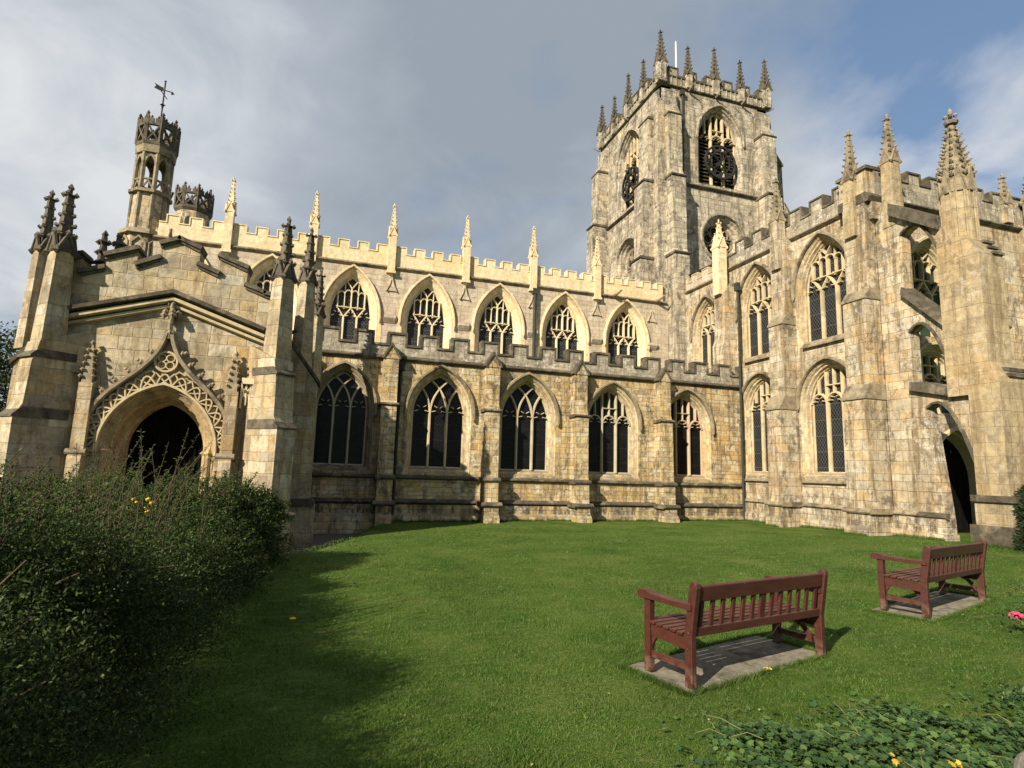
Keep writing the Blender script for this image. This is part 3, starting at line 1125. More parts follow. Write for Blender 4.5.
# ---------------- nave clerestory
FC = S_(24.5)
CC = [-5.80, -2.62, .55, 3.73, 6.92, 10.10, 13.30]
archs = [Arch(c if c > -5 else -5.55, 1.10 if c > -5 else .92, 6.35, 7.98, 10.0, .5) for c in CC]
PROF_C = [(0, .012), (.03, .012), (.05, -.04), (.19, -.17), (.21, -.23), (.26, -.27), (.28, -.34)]
b = MB()
b.extr(FC, [(-6.9, 4.5), (15.6, 4.5), (15.6, 10.22), (-6.9, 10.22)], [a.outline() for a in archs], -.45, 0, back=False)
nw = b.build('nave_wall', M['clerestory'], CH)
for a in archs:
    o = gothic_window('window', FC, a, PROF_C, 'supermullion', ('cream', 'tracery_cream'), .085, glass='glass_wire')
    # broad pale jambs
    j = MB()
    for sg in (-1, 1):
        u_ = a.c + sg*(a.hw + .09)
        j.box(FC, u_ - .085, u_ + .085, 6.3, 7.88, -.02, .014)
    j.build('jamb', M['cream'], o)
b = MB()
string(b, FC, -6.9, 15.5, 10.20, STR, 1.0)
b.build('string_course', M['weathered'], nw)
parapet(FC, -6.75, 15.3, 10.28, 10.86, 11.17, .795, .44, M['cream'], M['cream'], CH, first=.25, th=.3, cw=.05, proud=.03)
CP = [-4.32, -1.13, 2.07, 5.32, 8.48, 11.71]
for x in CP:
    pinnacle(x, 24.47, 10.02, .31, 1.62, 1.42, M['cream'], M['cream'], 0, CH, 6, .9, corbel=True)
b = MB()
for x in [q + 1.59 for q in CC[2:-1]] + [14.65]:
    b = MB()
    for sg in (-1, 1):
        b.bar(FC, [(x, 9.78), (x + sg*.08, 9.45), (x + sg*.22, 9.16)], .045, -.02, .09 + .002*sg, .3)
    b.extr(FC, [(x - .2, 9.18), (x + .2, 9.18), (x, 9.62)], (), -.01, .05)
    b.profile(FC, [(0, 7.78), (.02, 7.78), (.16, 7.98), (.16, 8.10), (0, 8.16)], x - .24, x + .24)
    b.build('gablet', M['clerestory'], nw)
b = MB()
for x in (12.6, 14.9, -6.3):
    gargoyle(b, x, 24.42, 10.24, .25, -1, .75)
b.build('gargoyle', M['weathered'], nw)
b = MB()
b.tube([(8.55, 24.32, 10.0), (8.55, 24.32, 6.2)], .07, 8)
b.box(FC, 8.44, 8.66, 9.78, 10.05, .05, .26)
b.build('downpipe', M['pipe'], CH)
b = MB()
b.add([(-6.9, 24.8, 10.6), (15.6, 24.8, 10.6), (15.6, 28.2, 11.0), (-6.9, 28.2, 11.0), (15.6, 31.6, 10.6), (-6.9, 31.6, 10.6)], [(0, 1, 2, 3), (3, 2, 4, 5)])
b.build('nave_roof', M['lead'], CH)
b = MB()
b.extr(N_(32.0), [(-15.6, -.8), (6.9, -.8), (6.9, 11.0), (-15.6, 11.0)], (), -.4, 0)
b.extr(W_(-6.86), [(-31.9, -.8), (-24.56, -.8), (-24.56, 10.6), (-28.2, 11.4), (-31.9, 10.6)], (), -.4, 0)
b.build('end_wall', M['clerestory'], nw)

# ---------------- west turrets
def crown(b, x, y, z0, z1, r, n=8, a0=math.pi/8):
    """openwork battlemented crown"""
    b.ngon_prism(x, y, n, r*.9, r*1.08, z0 - .30, z0 - .06, a0)
    b.ngon_prism(x, y, n, r*1.08, r*1.08, z0 - .06, z0 + .06, a0)
    for k in range(n):
        p0 = Vector((x + r*math.cos(a0 + 2*math.pi*k/n), y + r*math.sin(a0 + 2*math.pi*k/n), 0))
        p1 = Vector((x + r*math.cos(a0 + 2*math.pi*(k + 1)/n), y + r*math.sin(a0 + 2*math.pi*(k + 1)/n), 0))
        U = (p1 - p0)
        L = U.length
        U.normalize()
        fr = F(p0, U, Vector((U.y, -U.x, 0)))
        h = z1 - z0
        b.box(fr, -.06, .06, z0, z1 + .14, -.06, .06)
        b.octa(p0.x, p0.y, z1 + .22, .07, .07, .12)
        b.bar(fr, [(0, z1 - .22*h), (L, z1 - .22*h)], .10, -.05, .052, .2)
        e = .003
        b.bar(fr, [(.05, z0 + .05), (L*.5, z0 + h*.42), (L - .05, z0 + .05)], .07, -.04, .04, .2)
        b.bar(fr, [(.05, z0 + h*.76), (L*.5, z0 + h*.36), (L - .05, z0 + h*.76)], .07, -.04, .043, .2)
        for q in (.28, .72):
            b.box(fr, L*q - .09, L*q + .09, z1 - .2*h, z1 + .02, -.05, .05)
            b.octa(*fr.p(L*q, z1 + .08, 0), .05, .05, .09)


TX, TY = -7.33, 25.15
tw = MB()
tw.ngon_prism(TX, TY, 8, .80, .77, 6, 10.35, math.pi/8)
tw.ngon_prism(TX, TY, 8, .64, .60, 10.35, 12.05, math.pi/8)
to = tw.build('turret', M['transept'], CH)
b = MB()
b.ngon_prism(TX, TY, 8, .94, .86, 10.25, 10.45, math.pi/8)
b.ngon_prism(TX, TY, 8, .76, .76, 11.98, 12.10, math.pi/8)
b.ngon_prism(TX, TY, 8, .70, .72, 13.62, 13.92, math.pi/8)
for k in range(8):
    a = math.pi/8 + k*math.pi/4
    a2 = a + math.pi/4
    x_, y_ = TX + .59*math.cos(a), TY + .59*math.sin(a)
    b.tube([(x_, y_, 10.4), (x_, y_, 13.7)], .085, 6)
    p0 = Vector((x_, y_, 0))
    p1 = Vector((TX + .59*math.cos(a2), TY + .59*math.sin(a2), 0))
    U = (p1 - p0); L = U.length; U.normalize()
    fr = F(p0, U, Vector((U.y, -U.x, 0)))
    b.bar(fr, phead(L/2, L/2 - .03, 13.15, .38), .09, -.05, .05, .2)
    b.extr(fr, [(0.05, 13.2), (.07, 13.35), (L*.3, 13.52), (L/2, 13.58), (L*.7, 13.52), (L - .07, 13.35), (L - .05, 13.2), (L - .05, 13.66), (.05, 13.66)], (), -.03, .03)
    b.bar(fr, [(0, 12.55), (L, 12.55)], .07, -.04, .04, .2)
    b.bar(fr, [(.02, 12.12), (L/2, 12.5), (L - .02, 12.12)], .06, -.03, .035, .2)
    # panelled base
    fr3 = F((TX + .77*math.cos(a), TY + .77*math.sin(a), 0), U, Vector((U.y, -U.x, 0)))
    L3 = L*.77/.59
    b.bar(fr3, [(.06, 8.8), (.06, 9.9), (L3/2, 10.15), (L3 - .06, 9.9), (L3 - .06, 8.8)], .08, -.02, .07, .3)
    b.bar(fr3, [(L3/2, 8.8), (L3/2, 9.75)], .06, -.02, .06, .3)
b.build('lantern', M['weathered'], to)
b = MB()
crown(b, TX, TY, 14.02, 15.0, .68)
b.build('crown', M['spire'], to)
b = MB()
b.ngon_prism(TX, TY, 8, .72, .3, 14.0, 14.35, math.pi/8)
b.build('turret_roof', M['lead'], to)
b = MB()
b.tube([(TX, TY, 14.2), (TX, TY, 17.0)], .03, 6)
b.octa(TX, TY, 16.0, .11, .11, .07)
b.octa(TX, TY, 15.95, .05, .05, .28)
fv = F((TX, TY, 0), (1, .15, 0), (.15, -1, 0))
b.extr(fv, [(-.36, 16.66), (-.10, 16.58), (-.04, 16.60), (-.04, 16.76), (-.10, 16.75), (-.36, 16.86), (-.30, 16.76)], (), -.015, .015)
b.tube([(TX - .05, TY - .28, 16.45), (TX + .05, TY + .28, 16.45)], .018, 5)
b.octa(TX, TY, 17.04, .05, .05, .07)
b.tube([(TX - .1, TY, 16.66), (TX + .32, TY - .03, 16.60)], .022, 5)
b.extr(fv, [(.24, 16.53), (.36, 16.59), (.25, 16.67)], (), -.015, .015)
b.build('weather_vane', M['iron'], to)

UX, UY = -7.18, 31.2
b = MB()
b.ngon_prism(UX, UY, 8, .78, .78, 6, 13.9, math.pi/8)
t2 = b.build('turret', M['transept'], CH)
b = MB()
for k in range(8):
    a = k*math.pi/4
    fr = F((UX + .725*math.cos(a), UY + .725*math.sin(a), 0), (-math.sin(a), math.cos(a), 0), (math.cos(a), math.sin(a), 0))
    b.extr(fr, phead(0, .16, 13.35, .22) + [(.16, 12.9), (-.16, 12.9)], (), -.02, .006)
b.build('turret_opening_shade', M['iron'], t2)  # dark panels on a solid turret, painted in place of shaded openings
b = MB()
crown(b, UX, UY, 14.05, 14.95, .80)
for k in range(7):
    b.octa(UX - .98 - .06*k, UY - .3, 14.6 - .22*k, .10, .10, .12)
b.tube([(UX - .9, UY - .3, 14.8), (UX - 1.4, UY - .3, 13.0)], .07, 5)
b.build('crown', M['spire'], t2)

# ---------------- tower
TX0, TX1, TY0, TY1 = 15.6, 22.4, 25.0, 32.0
FT, FTW = S_(TY0), W_(TX0)
b = MB()
AT = Arch(19.27, 1.42, 17.28, 20.05, 21.95, .15)
ATW = Arch(-28.35, 1.42, 17.0, 19.75, 21.65, .15)


def circle(u, z, r_, n=28):
    return [(u + r_*math.cos(2*math.pi*k/n), z + r_*math.sin(2*math.pi*k/n)) for k in range(n)]


b.extr(FT, [(TX0, 6), (TX1, 6), (TX1, 22.5), (TX0, 22.5)], [AT.outline(), circle(19.3, 14.3, 1.30)], -.6, 0, back=False)
b.extr(FTW, [(-TY1, 6), (-TY0, 6), (-TY0, 22.5), (-TY1, 22.5)], [ATW.outline(), circle(-28.5, 13.75, 1.30)], -.6, 0, back=False)
b.extr(E_(TX1), [(TY0, 6), (TY1, 6), (TY1, 22.5), (TY0, 22.5)], (), -.6, 0, back=False)
b.extr(N_(TY1), [(-TX1, 6), (-TX0, 6), (-TX0, 22.5), (-TX1, 22.5)], (), -.6, 0, back=False)
tow = b.build('tower', M['tower'], CH)
PROF_T = [(0, .01), (.06, -.03), (.09, -.12), (.16, -.16), (.20, -.28), (.26, -.36)]
for fr, A in ((FT, AT), (FTW, ATW)):
    gothic_window('belfry_window', fr, A, PROF_T, 'panel', ('tower', 'tracery_buff'), .14, louvre=True)
    # clock: skeleton dial before the louvres
    cz = 18.72 if fr is FT else 18.4
    c = MB()
    n = 36
    c.bar(fr, circle(A.c + .02, cz, .93, n), .12, -.10, .02, .2, closed=True)
    c.bar(fr, circle(A.c + .02, cz, .60, n), .06, -.09, .0, .2, closed=True)
    for k in range(12):
        a = k*math.pi/6
        for e in ((-.05, .05) if k % 3 else (-.08, 0, .08)):
            c.bar(fr, [(A.c + .02 + .63*math.cos(a + e), cz + .63*math.sin(a + e)), (A.c + .02 + .90*math.cos(a + e), cz + .90*math.sin(a + e))], .05, -.085, .004 + e*.02, .2)
    for k in range(4):
        a = k*math.pi/2 + math.pi/4
        c.bar(fr, [(A.c + .02, cz), (A.c + .02 + .6*math.cos(a), cz + .6*math.sin(a))], .05, -.088, -.02 + k*.002, .2)
    c.box(fr, A.c - .05, A.c + .09, cz - .07, cz + .07, -.3, .05)
    ck = c.build('clock', M['iron'], CH)
    h_ = MB()
    h_.bar(fr, [(A.c + .02, cz - .15), (A.c + .02 - .03, cz + .62)], .055, .03, .05, .2)
    h_.bar(fr, [(A.c + .02 + .1, cz + .12), (A.c + .02 - .24, cz - .36)], .07, .055, .075, .2)
    h_.build('clock_hand', M['oak'], ck)
# roundels
for fr, cu, cz in ((FT, 19.3, 14.3), (FTW, -28.5, 13.75)):
    b = MB()
    b.loft(fr, [circle(cu, cz, r_) for r_ in (1.30, 1.22, 1.18, 1.08, 1.05, .96, .94)], [.005, -.06, -.16, -.22, -.36, -.42, -.55])
    b.bar(fr, circle(cu, cz, 1.36), .14, -.02, .13, .4, closed=True)
    ro = b.build('round_window', M['tower'], CH)
    b = MB()
    b.bar(fr, circle(cu, cz, .95), .10, -.55, -.42, .3, closed=True)
    for k in range(6):
        a = k*math.pi/3 + .3
        b.bar(fr, [(cu + .18*math.cos(a), cz + .18*math.sin(a)), (cu + .55*math.cos(a + .16), cz + .55*math.sin(a + .16)), (cu + .93*math.cos(a), cz + .93*math.sin(a))], .10, -.54, -.43 + .002*k, .3)
        b.bar(fr, circle(cu + .62*math.cos(a + .52), cz + .62*math.sin(a + .52), .26, 12), .06, -.53, -.445 + .0015*k, .3, closed=True)
    b.bar(fr, circle(cu, cz, .2, 14), .08, -.54, -.41, .3, closed=True)
    b.build('tracery', M['weathered'], ro)
    b = MB()
    b.extr(fr, circle(cu, cz, .97), (), -.6, -.53, back=False)
    b.build('glass', M['glass'], ro)
# buttresses in pairs at the corners, with offsets
SW_PROF = [(-.01, 6), (1.20, 6), (1.20, 12.5), (1.02, 12.95), (1.00, 16.7), (.72, 17.3), (.70, 20.4), (.30, 21.2), (.30, 22.0), (-.01, 22.3)]
E_PROF = [(-.01, 6), (1.9, 6), (1.9, 13.8), (1.62, 14.4), (1.60, 16.3), (1.12, 17.2), (1.08, 19.3), (.62, 20.2), (.45, 21.4), (.42, 22.0), (-.01, 22.3)]
for fr, u0, u1, dz in ((FT, 15.62, 16.40, 0), (FT, 21.55, 22.38, 0), (FTW, -26.05, -25.12, 0), (FTW, -31.98, -31.1, 0), (E_(TX1), 25.12, 26.0, 1), (E_(TX1), 31.0, 31.9, 1)):
    buttress(fr, u0, u1, E_PROF if dz else SW_PROF, M['tower'], CH)
# the angle between the two south-west buttresses
b = MB()
b.add([(14.95, 25.13, 6), (15.63, 24.45, 6), (15.63, 24.45, 12.6), (14.95, 25.13, 12.6)], [(0, 1, 2, 3)])
b = MB()
b.box(S_(0), 15.2, 15.9, 6, 21.4, -25.43, -24.66)
b.build('buttress', M['tower'], CH)
b = MB()
string(b, FT, 16.4, 21.55, 17.02, STR, 1.3)
string(b, FTW, -31.1, -26.05, 16.72, STR, 1.3)
for fr, u0, u1 in ((FT, 15.62, 16.40), (FT, 21.55, 22.38), (FTW, -26.05, -25.12), (FTW, -31.98, -31.1)):
    ledge(b, fr, u0, u1, 12.7, 1.20, .06, .10)
    ledge(b, fr, u0, u1, 16.9, 1.00, .05, .09)
    ledge(b, fr, u0, u1, 20.45, .70, .05, .09)
string(b, FT, TX0 - .08, TX1 + .08, 22.5, STR, 1.0)
string(b, FTW, -TY1 - .08, -TY0 + .08, 22.5, STR, 1.0)
string(b, E_(TX1), TY0, TY1, 22.5, STR, 1.0)
for z, D in ((13.9, 1.9), (16.4, 1.6), (19.4, 1.08)):
    ledge(b, E_(TX1), 25.12, 26.0, z, D, .07, .14)
    b.extr(E_(TX1), [(25.08, z + .1), (26.04, z + .1), (25.56, z + 1.05)], (), -.05 + D - .35, D + .03)
b.build('string_course', M['dark'], tow)
for fr, u0, u1 in ((FT, TX0 - .05, TX1 + .05), (FTW, -TY1, -TY0 + .05), (E_(TX1), TY0, TY1), (N_(TY1), -TX1, -TX0)):
    top = crenels(u0, u1, 22.6, 23.18, 23.62, 1.16, .56, .55)
    b = MB()
    b.extr(fr, [(u0, 22.6)] + top + [(u1, 22.6)], (), -.28, .0)
    po = b.build('parapet', M['parapet'], CH)
    b = MB()
    n = int((u1 - u0)/.29)
    for k in range(n):
        u_ = u0 + .15 + k*.29
        b.bar(fr, [(u_, 22.62), (u_, 23.1)], .075, -.01, .045, .3)
    b.build('panel_mullion', M['tower'], po)
    b = MB()
    b.bar(fr, top, .08, -.31, .04, .15)
    b.bar(fr, [(u0, 23.10), (u1, 23.10)], .06, -.02, .06, .2)
    b.build('coping', M['dark'], po)
for k in range(5):
    t = k/4
    x_ = TX0 + (TX1 - TX0)*t
    y_ = TY0 + (TY1 - TY0)*t
    big = k in (0, 4)
    sh, sp, w = (1.15, 1.95, .46) if big else ((.95, 2.0, .38) if k == 2 else (.85, 1.75, .33))
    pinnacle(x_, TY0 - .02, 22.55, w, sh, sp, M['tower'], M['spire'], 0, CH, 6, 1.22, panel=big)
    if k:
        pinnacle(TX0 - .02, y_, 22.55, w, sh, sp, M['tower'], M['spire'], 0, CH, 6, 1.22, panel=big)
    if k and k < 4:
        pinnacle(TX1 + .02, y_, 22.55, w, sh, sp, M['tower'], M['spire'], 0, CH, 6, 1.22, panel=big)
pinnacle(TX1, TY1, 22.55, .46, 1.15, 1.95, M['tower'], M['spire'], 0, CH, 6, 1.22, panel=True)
b = MB()
for (x_, y_, dx, dy) in ((15.6, 25.0, -1, -1), (22.4, 25.0, 1, -.6), (17.3, 24.9, 0, -1), (19.0, 24.9, 0, -1), (20.7, 24.9, 0, -1), (15.5, 28.4, -1, 0), (15.5, 32.0, -1, .3)):
    gargoyle(b, x_, y_, 22.42, dx, dy, .6)
b.build('gargoyle', M['weathered'], tow)
b = MB()
b.box(S_(0), TX0 + .2, TX1 - .2, 22.5, 22.6, -TY1 + .2, -TY0 - .2)
b.build('tower_roof', M['lead'], tow)
b = MB()
b.tube([(18.55, 28.0, 22.6), (18.55, 28.0, 28.0)], .055, 8, .045)
b.octa(18.55, 28.0, 28.03, .07, .07, .06)
b.build('flagpole', M['white'], tow)
b = MB()
b.tube([(16.85, 24.88, 22.1), (16.85, 24.88, 17.2)], .05, 8)
b.box(FT, 16.74, 16.96, 22.05, 22.32, .02, .22)
b.build('downpipe', M['pipe'], tow)

# ---------------- south transept, west wall
FW_ = W_(16.2)
lo = [Arch(-15.65, 1.24, 1.85, 4.45, 5.88, .8), Arch(-18.88, 1.20, 1.85, 4.45, 5.86, .8)]
hi = [Arch(-15.66, 1.24, 6.50, 8.55, 10.42, .8), Arch(-18.90, 1.20, 6.50, 8.55, 10.40, .8), Arch(-22.25, 1.10, 6.6, 8.35, 9.95, .8)]
b = MB()
b.extr(FW_, [(-25.0, -.6), (-13.5, -.6), (-13.5, 10.75), (-20.6, 10.75), (-20.6, 10.62), (-25.0, 10.62)], [a.outline() for a in lo + hi], -.55, 0, back=False)
tr = b.build('transept_wall', M['transept'], CH)
PROF_X = [(0, .01), (.04, -.04), (.06, -.04), (.10, -.12), (.15, -.13), (.18, -.22), (.22, -.24), (.24, -.36)]
for a in lo:
    gothic_window('window', FW_, a, PROF_X, 'panel', ('dressing', 'tracery_buff'), .10, glass='glass_wire', hood_mat='weathered')
for a in hi:
    gothic_window('window', FW_, a, PROF_X, 'supermullion', ('dressing', 'tracery_buff'), .11, glass='glass_wire', hood_mat='weathered')
b = MB()
b.box(FW_, -20.0, -12.75, -.6, .42, 0.0, .16)
b.profile(FW_, [(0, .42), (.16, .42), (.09, .50), (.09, .82), (0, .82)], -20.0, -12.75)
b.build('plinth', M['transept'], tr)
b = MB()
for u0, u1 in ((-20.0, -17.6), (-16.9, -14.3)):
    string(b, FW_, u0, u1, 1.70, SILLS, 1.1)
for u0, u1 in ((-20.0, -17.6), (-16.9, -14.3)):
    b.profile(FW_, [(0, 6.44), (.13, 6.44), (.13, 6.49), (0, 6.66)], u0 + .3, u1 - .25)
string(b, FW_, -20.0, -12.7, .90, SILLS, 1.3)
string(b, FW_, -25.0, -20.6, 10.62, STR, 1.0)
string(b, FW_, -20.6, -13.4, 10.75, STR, 1.2)
b.build('string_course', M['weathered'], tr)
parapet(FW_, -20.6, -13.42, 10.84, 11.35, 11.80, 1.02, .58, M['parapet'], M['dark'], CH, first=.5, th=.3, cw=.07, proud=.04)
parapet(FW_, -24.4, -20.6, 10.72, 11.05, 11.35, .8, .44, M['clerestory'], M['carved'], CH, first=.3, th=.3, cw=.05, proud=.03)

# buttresses of the west wall
WB = [(-0.01, -.6), (1.02, -.6), (1.02, .40), (.92, .5), (.90, .84), (.84, 1.02), (.82, 4.30), (.62, 4.72), (.60, 7.4), (.42, 7.75), (.40, 10.6), (-.01, 11.0)]
for u0, u1 in ((-17.68, -16.98), (-14.32, -13.50)):
    bo = buttress(FW_, u0, u1, WB, M['transept'], CH)
    b = MB()
    b.profile(FW_, [(0, 4.26), (.87, 4.26), (.87, 4.32), (.62, 4.74), (.0, 4.74)], u0 - .03, u1 + .03)
    b.profile(FW_, [(0, 7.42), (.64, 7.42), (.64, 7.47), (.42, 7.77), (.0, 7.77)], u0 - .03, u1 + .03)
    ledge(b, FW_, u0, u1, .92, .92, .08, .12)
    b.build('offset', M['weathered'], bo)
    uc = (u0 + u1)/2
    x_, y_, _ = FW_.p(uc, 0, .32)
    if u0 < -15:
        pinnacle(x_, y_, 9.6, .36, 2.0, 1.7, M['transept'], M['weathered'], 0, CH, 6, 1.1, bat=.03)
    else:
        pinnacle(x_, y_ + .08, 9.6, .36, 2.0, 1.75, M['pier'], M['weathered'], 0, CH, 6, 1.15, bat=.03)
buttress(FW_, -20.98, -20.28, [(-.01, 4), (.66, 4), (.66, 7.3), (.55, 7.6), (.52, 9.6), (-.01, 10.2)], M['transept'], CH)
pinnacle(15.72, 20.62, 9.55, .42, 2.15, 1.25, M['cream'], M['cream'], 0, CH, 3, 1.1)
b = MB()
b.tube([(16.02, 19.86, .1), (16.02, 19.86, 9.6)], .048, 8)
b.box(S_(19.86), 15.92, 16.14, 9.55, 9.9, -.12, .10)
for z in (1.6, 3.4, 5.2, 7.0, 8.6):
    b.tube([(16.02, 19.86, z), (16.02, 19.86, z + .08)], .062, 8)
b.build('downpipe', M['pipe'], CH)

# south wall
FS = S_(13.5)
AS = Arch(18.45, 1.28, 6.45, 8.0, 9.75, .3)
AS2 = Arch(18.45, 1.22, 3.95, 4.95, 6.15, .3)
b = MB()
door_o = Arch(18.95, 1.15, -.6, 1.9, 3.45, 0)
b.extr(FS, [(16.2, -.6), (27.0, -.6), (27.0, 10.8), (16.2, 10.8)], [AS.outline(), AS2.outline(), door_o.outline()], -.55, 0, back=False)
sw = b.build('transept_wall', M['transept'], CH)
gothic_window('window', FS, AS2, PROF_X, 'panel', ('carved', 'tracery_buff'), .10, glass='glass_green')
gothic_window('window', FS, AS, PROF_X, 'supermullion', ('carved', 'tracery_buff'), .10, glass='glass_green')
b = MB()
b.loft(FS, [door_o.outline(i) for i in (0, .06, .1, .18)], [.005, -.05, -.18, -.40])
b.bar(FS, door_o.head(-.06), .12, -.02, .12, .4)
do = b.build('door', M['carved'], CH)
b = MB()
b.extr(FS, door_o.outline(.16), (), -.42, -.36, back=False)
for k in range(6):
    u_ = 18.95 - .75 + k*.3
    b.bar(FS, [(u_, .1), (u_, 2.2)], .05, -.37, -.33, .3)
b.build('door_leaf', M['doorway_shade'], do)  # leaf widened and blackened so the passage reads as shaded
b = MB()
string(b, FS, 16.2, 27.0, 10.8, STR, 1.2)
string(b, FS, 19.9, 27.0, 3.6, SILLS, 1.2)
string(b, FS, 19.6, 27.0, 1.1, SILLS, 1.3)
b.build('string_course', M['dark'], sw)
parapet(FS, 16.22, 27.0, 10.89, 11.62, 11.98, .98, .55, M['parapet'], M['dark'], CH, first=1.5, th=.3, cw=.07, proud=.04)
# stair-head block at the corner
b = MB()
b.box(S_(0), 15.9, 16.9, 10.86, 11.75, -14.5, -13.46)
b.box(S_(0), 15.97, 16.93, 10.05, 10.62, -13.7, -13.36)
cb = b.build('corner_block', M['transept'], CH)
b = MB()
b.box(S_(0), 15.83, 16.97, 11.752, 11.86, -14.57, -13.39)
b.profile(S_(0), [(-13.37, 10.62), (-13.30, 10.78), (-13.44, 10.95), (-14.5, 10.95), (-14.5, 10.62)], 15.80, 17.05)
b.build('coping', M['dark'], cb)
b = MB()
b.add([(16.3, 13.8, 11.2), (27, 13.8, 11.2), (27, 25, 11.6), (16.3, 25, 11.6)], [(0, 1, 2, 3)])
b.build('transept_roof', M['lead'], CH)
# east part of the south wall: buttress and pinnacles at the edge of the picture
buttress(FS, 22.9, 23.7, [(-.01, -.6), (1.2, -.6), (1.2, .9), (1.0, 1.2), (1.0, 6.5), (.7, 7.2), (.7, 10.5), (-.01, 11.0)], M['transept'], CH)
pinnacle(23.25, 13.1, 9.4, .5, 2.4, 1.75, M['pier'], M['weathered'], 0, CH, 5, 1.5)
pinnacle(22.25, 13.45, 10.9, .30, .75, 1.1, M['transept'], M['weathered'], 0, CH, 4, 1.1)
b = MB()
gargoyle(b, 20.9, 13.45, 6.75, 0, -1, .9)
b.build('gargoyle', M['dark'], sw)

# ---------------- flying buttress: pierced wall running south from the corner, and its pier
FF = W_(16.22)
fb_out = [(-13.52, -.6), (-12.60, -.6), (-12.60, 0), (-11.45, 0), (-11.45, 9.40), (-12.0, 9.55), (-12.75, 10.10), (-12.75, 10.35), (-13.52, 10.35)]
# pierced: a doorway and two raking openings
def rake(u0, u1, zb0, zb1, zt0, zt1, bow):
    n = 8
    top = []
    for k in range(n + 1):
        t = k/n
        top.append((u0 + (u1 - u0)*t, zt0 + (zt1 - zt0)*t*t + bow*math.sin(math.pi*t)))
    return [(u0, zb0)] + top + [(u1, zb1)]


FFN = W_(16.22)
pier_y = 11.5
h1 = rake(-12.66, -pier_y + .02, 7.55, 6.30, 9.25, 8.15, .34)
h2 = rake(-12.60, -pier_y + .02, 4.65, 4.35, 6.20, 4.95, .36)
h3 = rake(-12.24, -10.96, -.6, -.6, 3.90, 2.05, .34)
b = MB()
outer = [(-13.52, -.6), (-11.92, -.6), (-11.96, 1.0)] + h3[1:-1] + [(-10.96, 2.05), (-10.96, 4.2), (-pier_y + .05, 4.25), (-pier_y + .05, 9.0), (-12.1, 9.35), (-12.78, 9.95), (-12.78, 10.3), (-13.52, 10.3)]
outer = [q for i, q in enumerate(outer) if i == 0 or math.hypot(q[0] - outer[i - 1][0], q[1] - outer[i - 1][1]) > .015]
b.extr(FF, outer, [h1, h2], -.36, 0.0, back=True, hole_sides=True)
fb = b.build('flying_buttress', M['transept'], CH)
b = MB()
for h_ in (h1, h2, h3):
    b.bar(FF, h_[1:-1], .09, -.08, .06, .35)
for h_ in (h1, h2):
    u0, z0 = h_[0]
    u1, z1 = h_[-1]
    b.add([FF.p(u0 - .05, z0 + .04, .10), FF.p(u1 - .02, z1 + .04, .10), FF.p(u1 - .02, z1 + .10, -.40), FF.p(u0 - .05, z0 + .10, -.40),
           FF.p(u0 - .05, z0 - .20, .16), FF.p(u1 - .02, z1 - .20, .16), FF.p(u1 - .02, z1 - .20, -.40), FF.p(u0 - .05, z0 - .20, -.40)],
          [(0, 1, 2, 3), (4, 7, 6, 5), (0, 4, 5, 1), (1, 5, 6, 2), (2, 6, 7, 3), (3, 7, 4, 0)])
# raking top slab
b.add([FF.p(-12.9, 10.35, .16), FF.p(-pier_y, 9.35, .16), FF.p(-pier_y, 9.35, -.7), FF.p(-12.9, 10.35, -.7),
       FF.p(-12.9, 9.95, .20), FF.p(-pier_y, 8.95, .20), FF.p(-pier_y, 8.95, -.7), FF.p(-12.9, 9.95, -.7)],
      [(0, 1, 2, 3), (4, 7, 6, 5), (0, 4, 5, 1), (1, 5, 6, 2), (2, 6, 7, 3), (3, 7, 4, 0)])
ledge(b, FF, -13.5, -12.0, .90, .0, .14, .14)
b.build('coping', M['dark'], fb)
b = MB()
b.box(FF, -13.4, -11.84, -.6, .42, -.3, .17)
b.box(FF, -13.4, -11.90, .42, .84, -.3, .09)
b.build('plinth', M['transept'], fb)
# shaft pinnacle on the corner's south buttress
pinnacle(16.42, 13.02, 9.75, .36, 2.1, 1.6, M['pier'], M['weathered'], 0, CH, 6, 1.15, corbel=True, bat=.03)

PX0, PX1, PY0, PY1 = 16.05, 16.95, 10.42, 11.52
b = MB()
b.box(S_(0), PX0, PX1, 4.12, 7.9, -PY1, -PY0)
b.box(S_(0), PX0 - .02, PX1 + .15, -.6, 4.5, -10.97, -PY0 + .22)
b.profile(S_(0), [(-PY0 - .1, 4.5), (-PY0 + .22, 4.5), (-PY0 + .22, 4.53), (-PY0 - .01, 4.98), (-PY0 - .1, 4.98)], PX0 + .01, PX1 + .15)
b.box(S_(0), PX0 - .12, PX1 + .3, -.6, 1.42, -10.98, -PY0 + .38)
b.profile(S_(0), [(-PY1, 7.9), (-PY0, 7.9), (-PY0 - .36, 8.5), (-PY1, 8.5)], PX0 + .02, PX1 - .03)
pi_ = b.build('pier', M['pier'], CH)
b = MB()
b.box(S_(0), PX0 - .20, PX1 + .36, 1.36, 1.52, -11.02, -PY0 + .46)
b.box(S_(0), PX0 - .24, PX1 + .40, -.6, .78, -11.06, -PY0 + .48)
for k, z in enumerate((4.62, 4.78)):
    b.box(S_(0), PX0 + .3, PX1 + .20 - .06*k, z - .1, z, -PY0 - .1, -PY0 + .27 - .1*k)
for k, z in enumerate((7.96, 8.16, 8.36)):
    b.box(S_(0), PX0 + .5, PX1 + .03, z - .07, z, -PY0 - .34, -PY0 + .05 - .11*k)
b.build('offset', M['dark'], pi_)
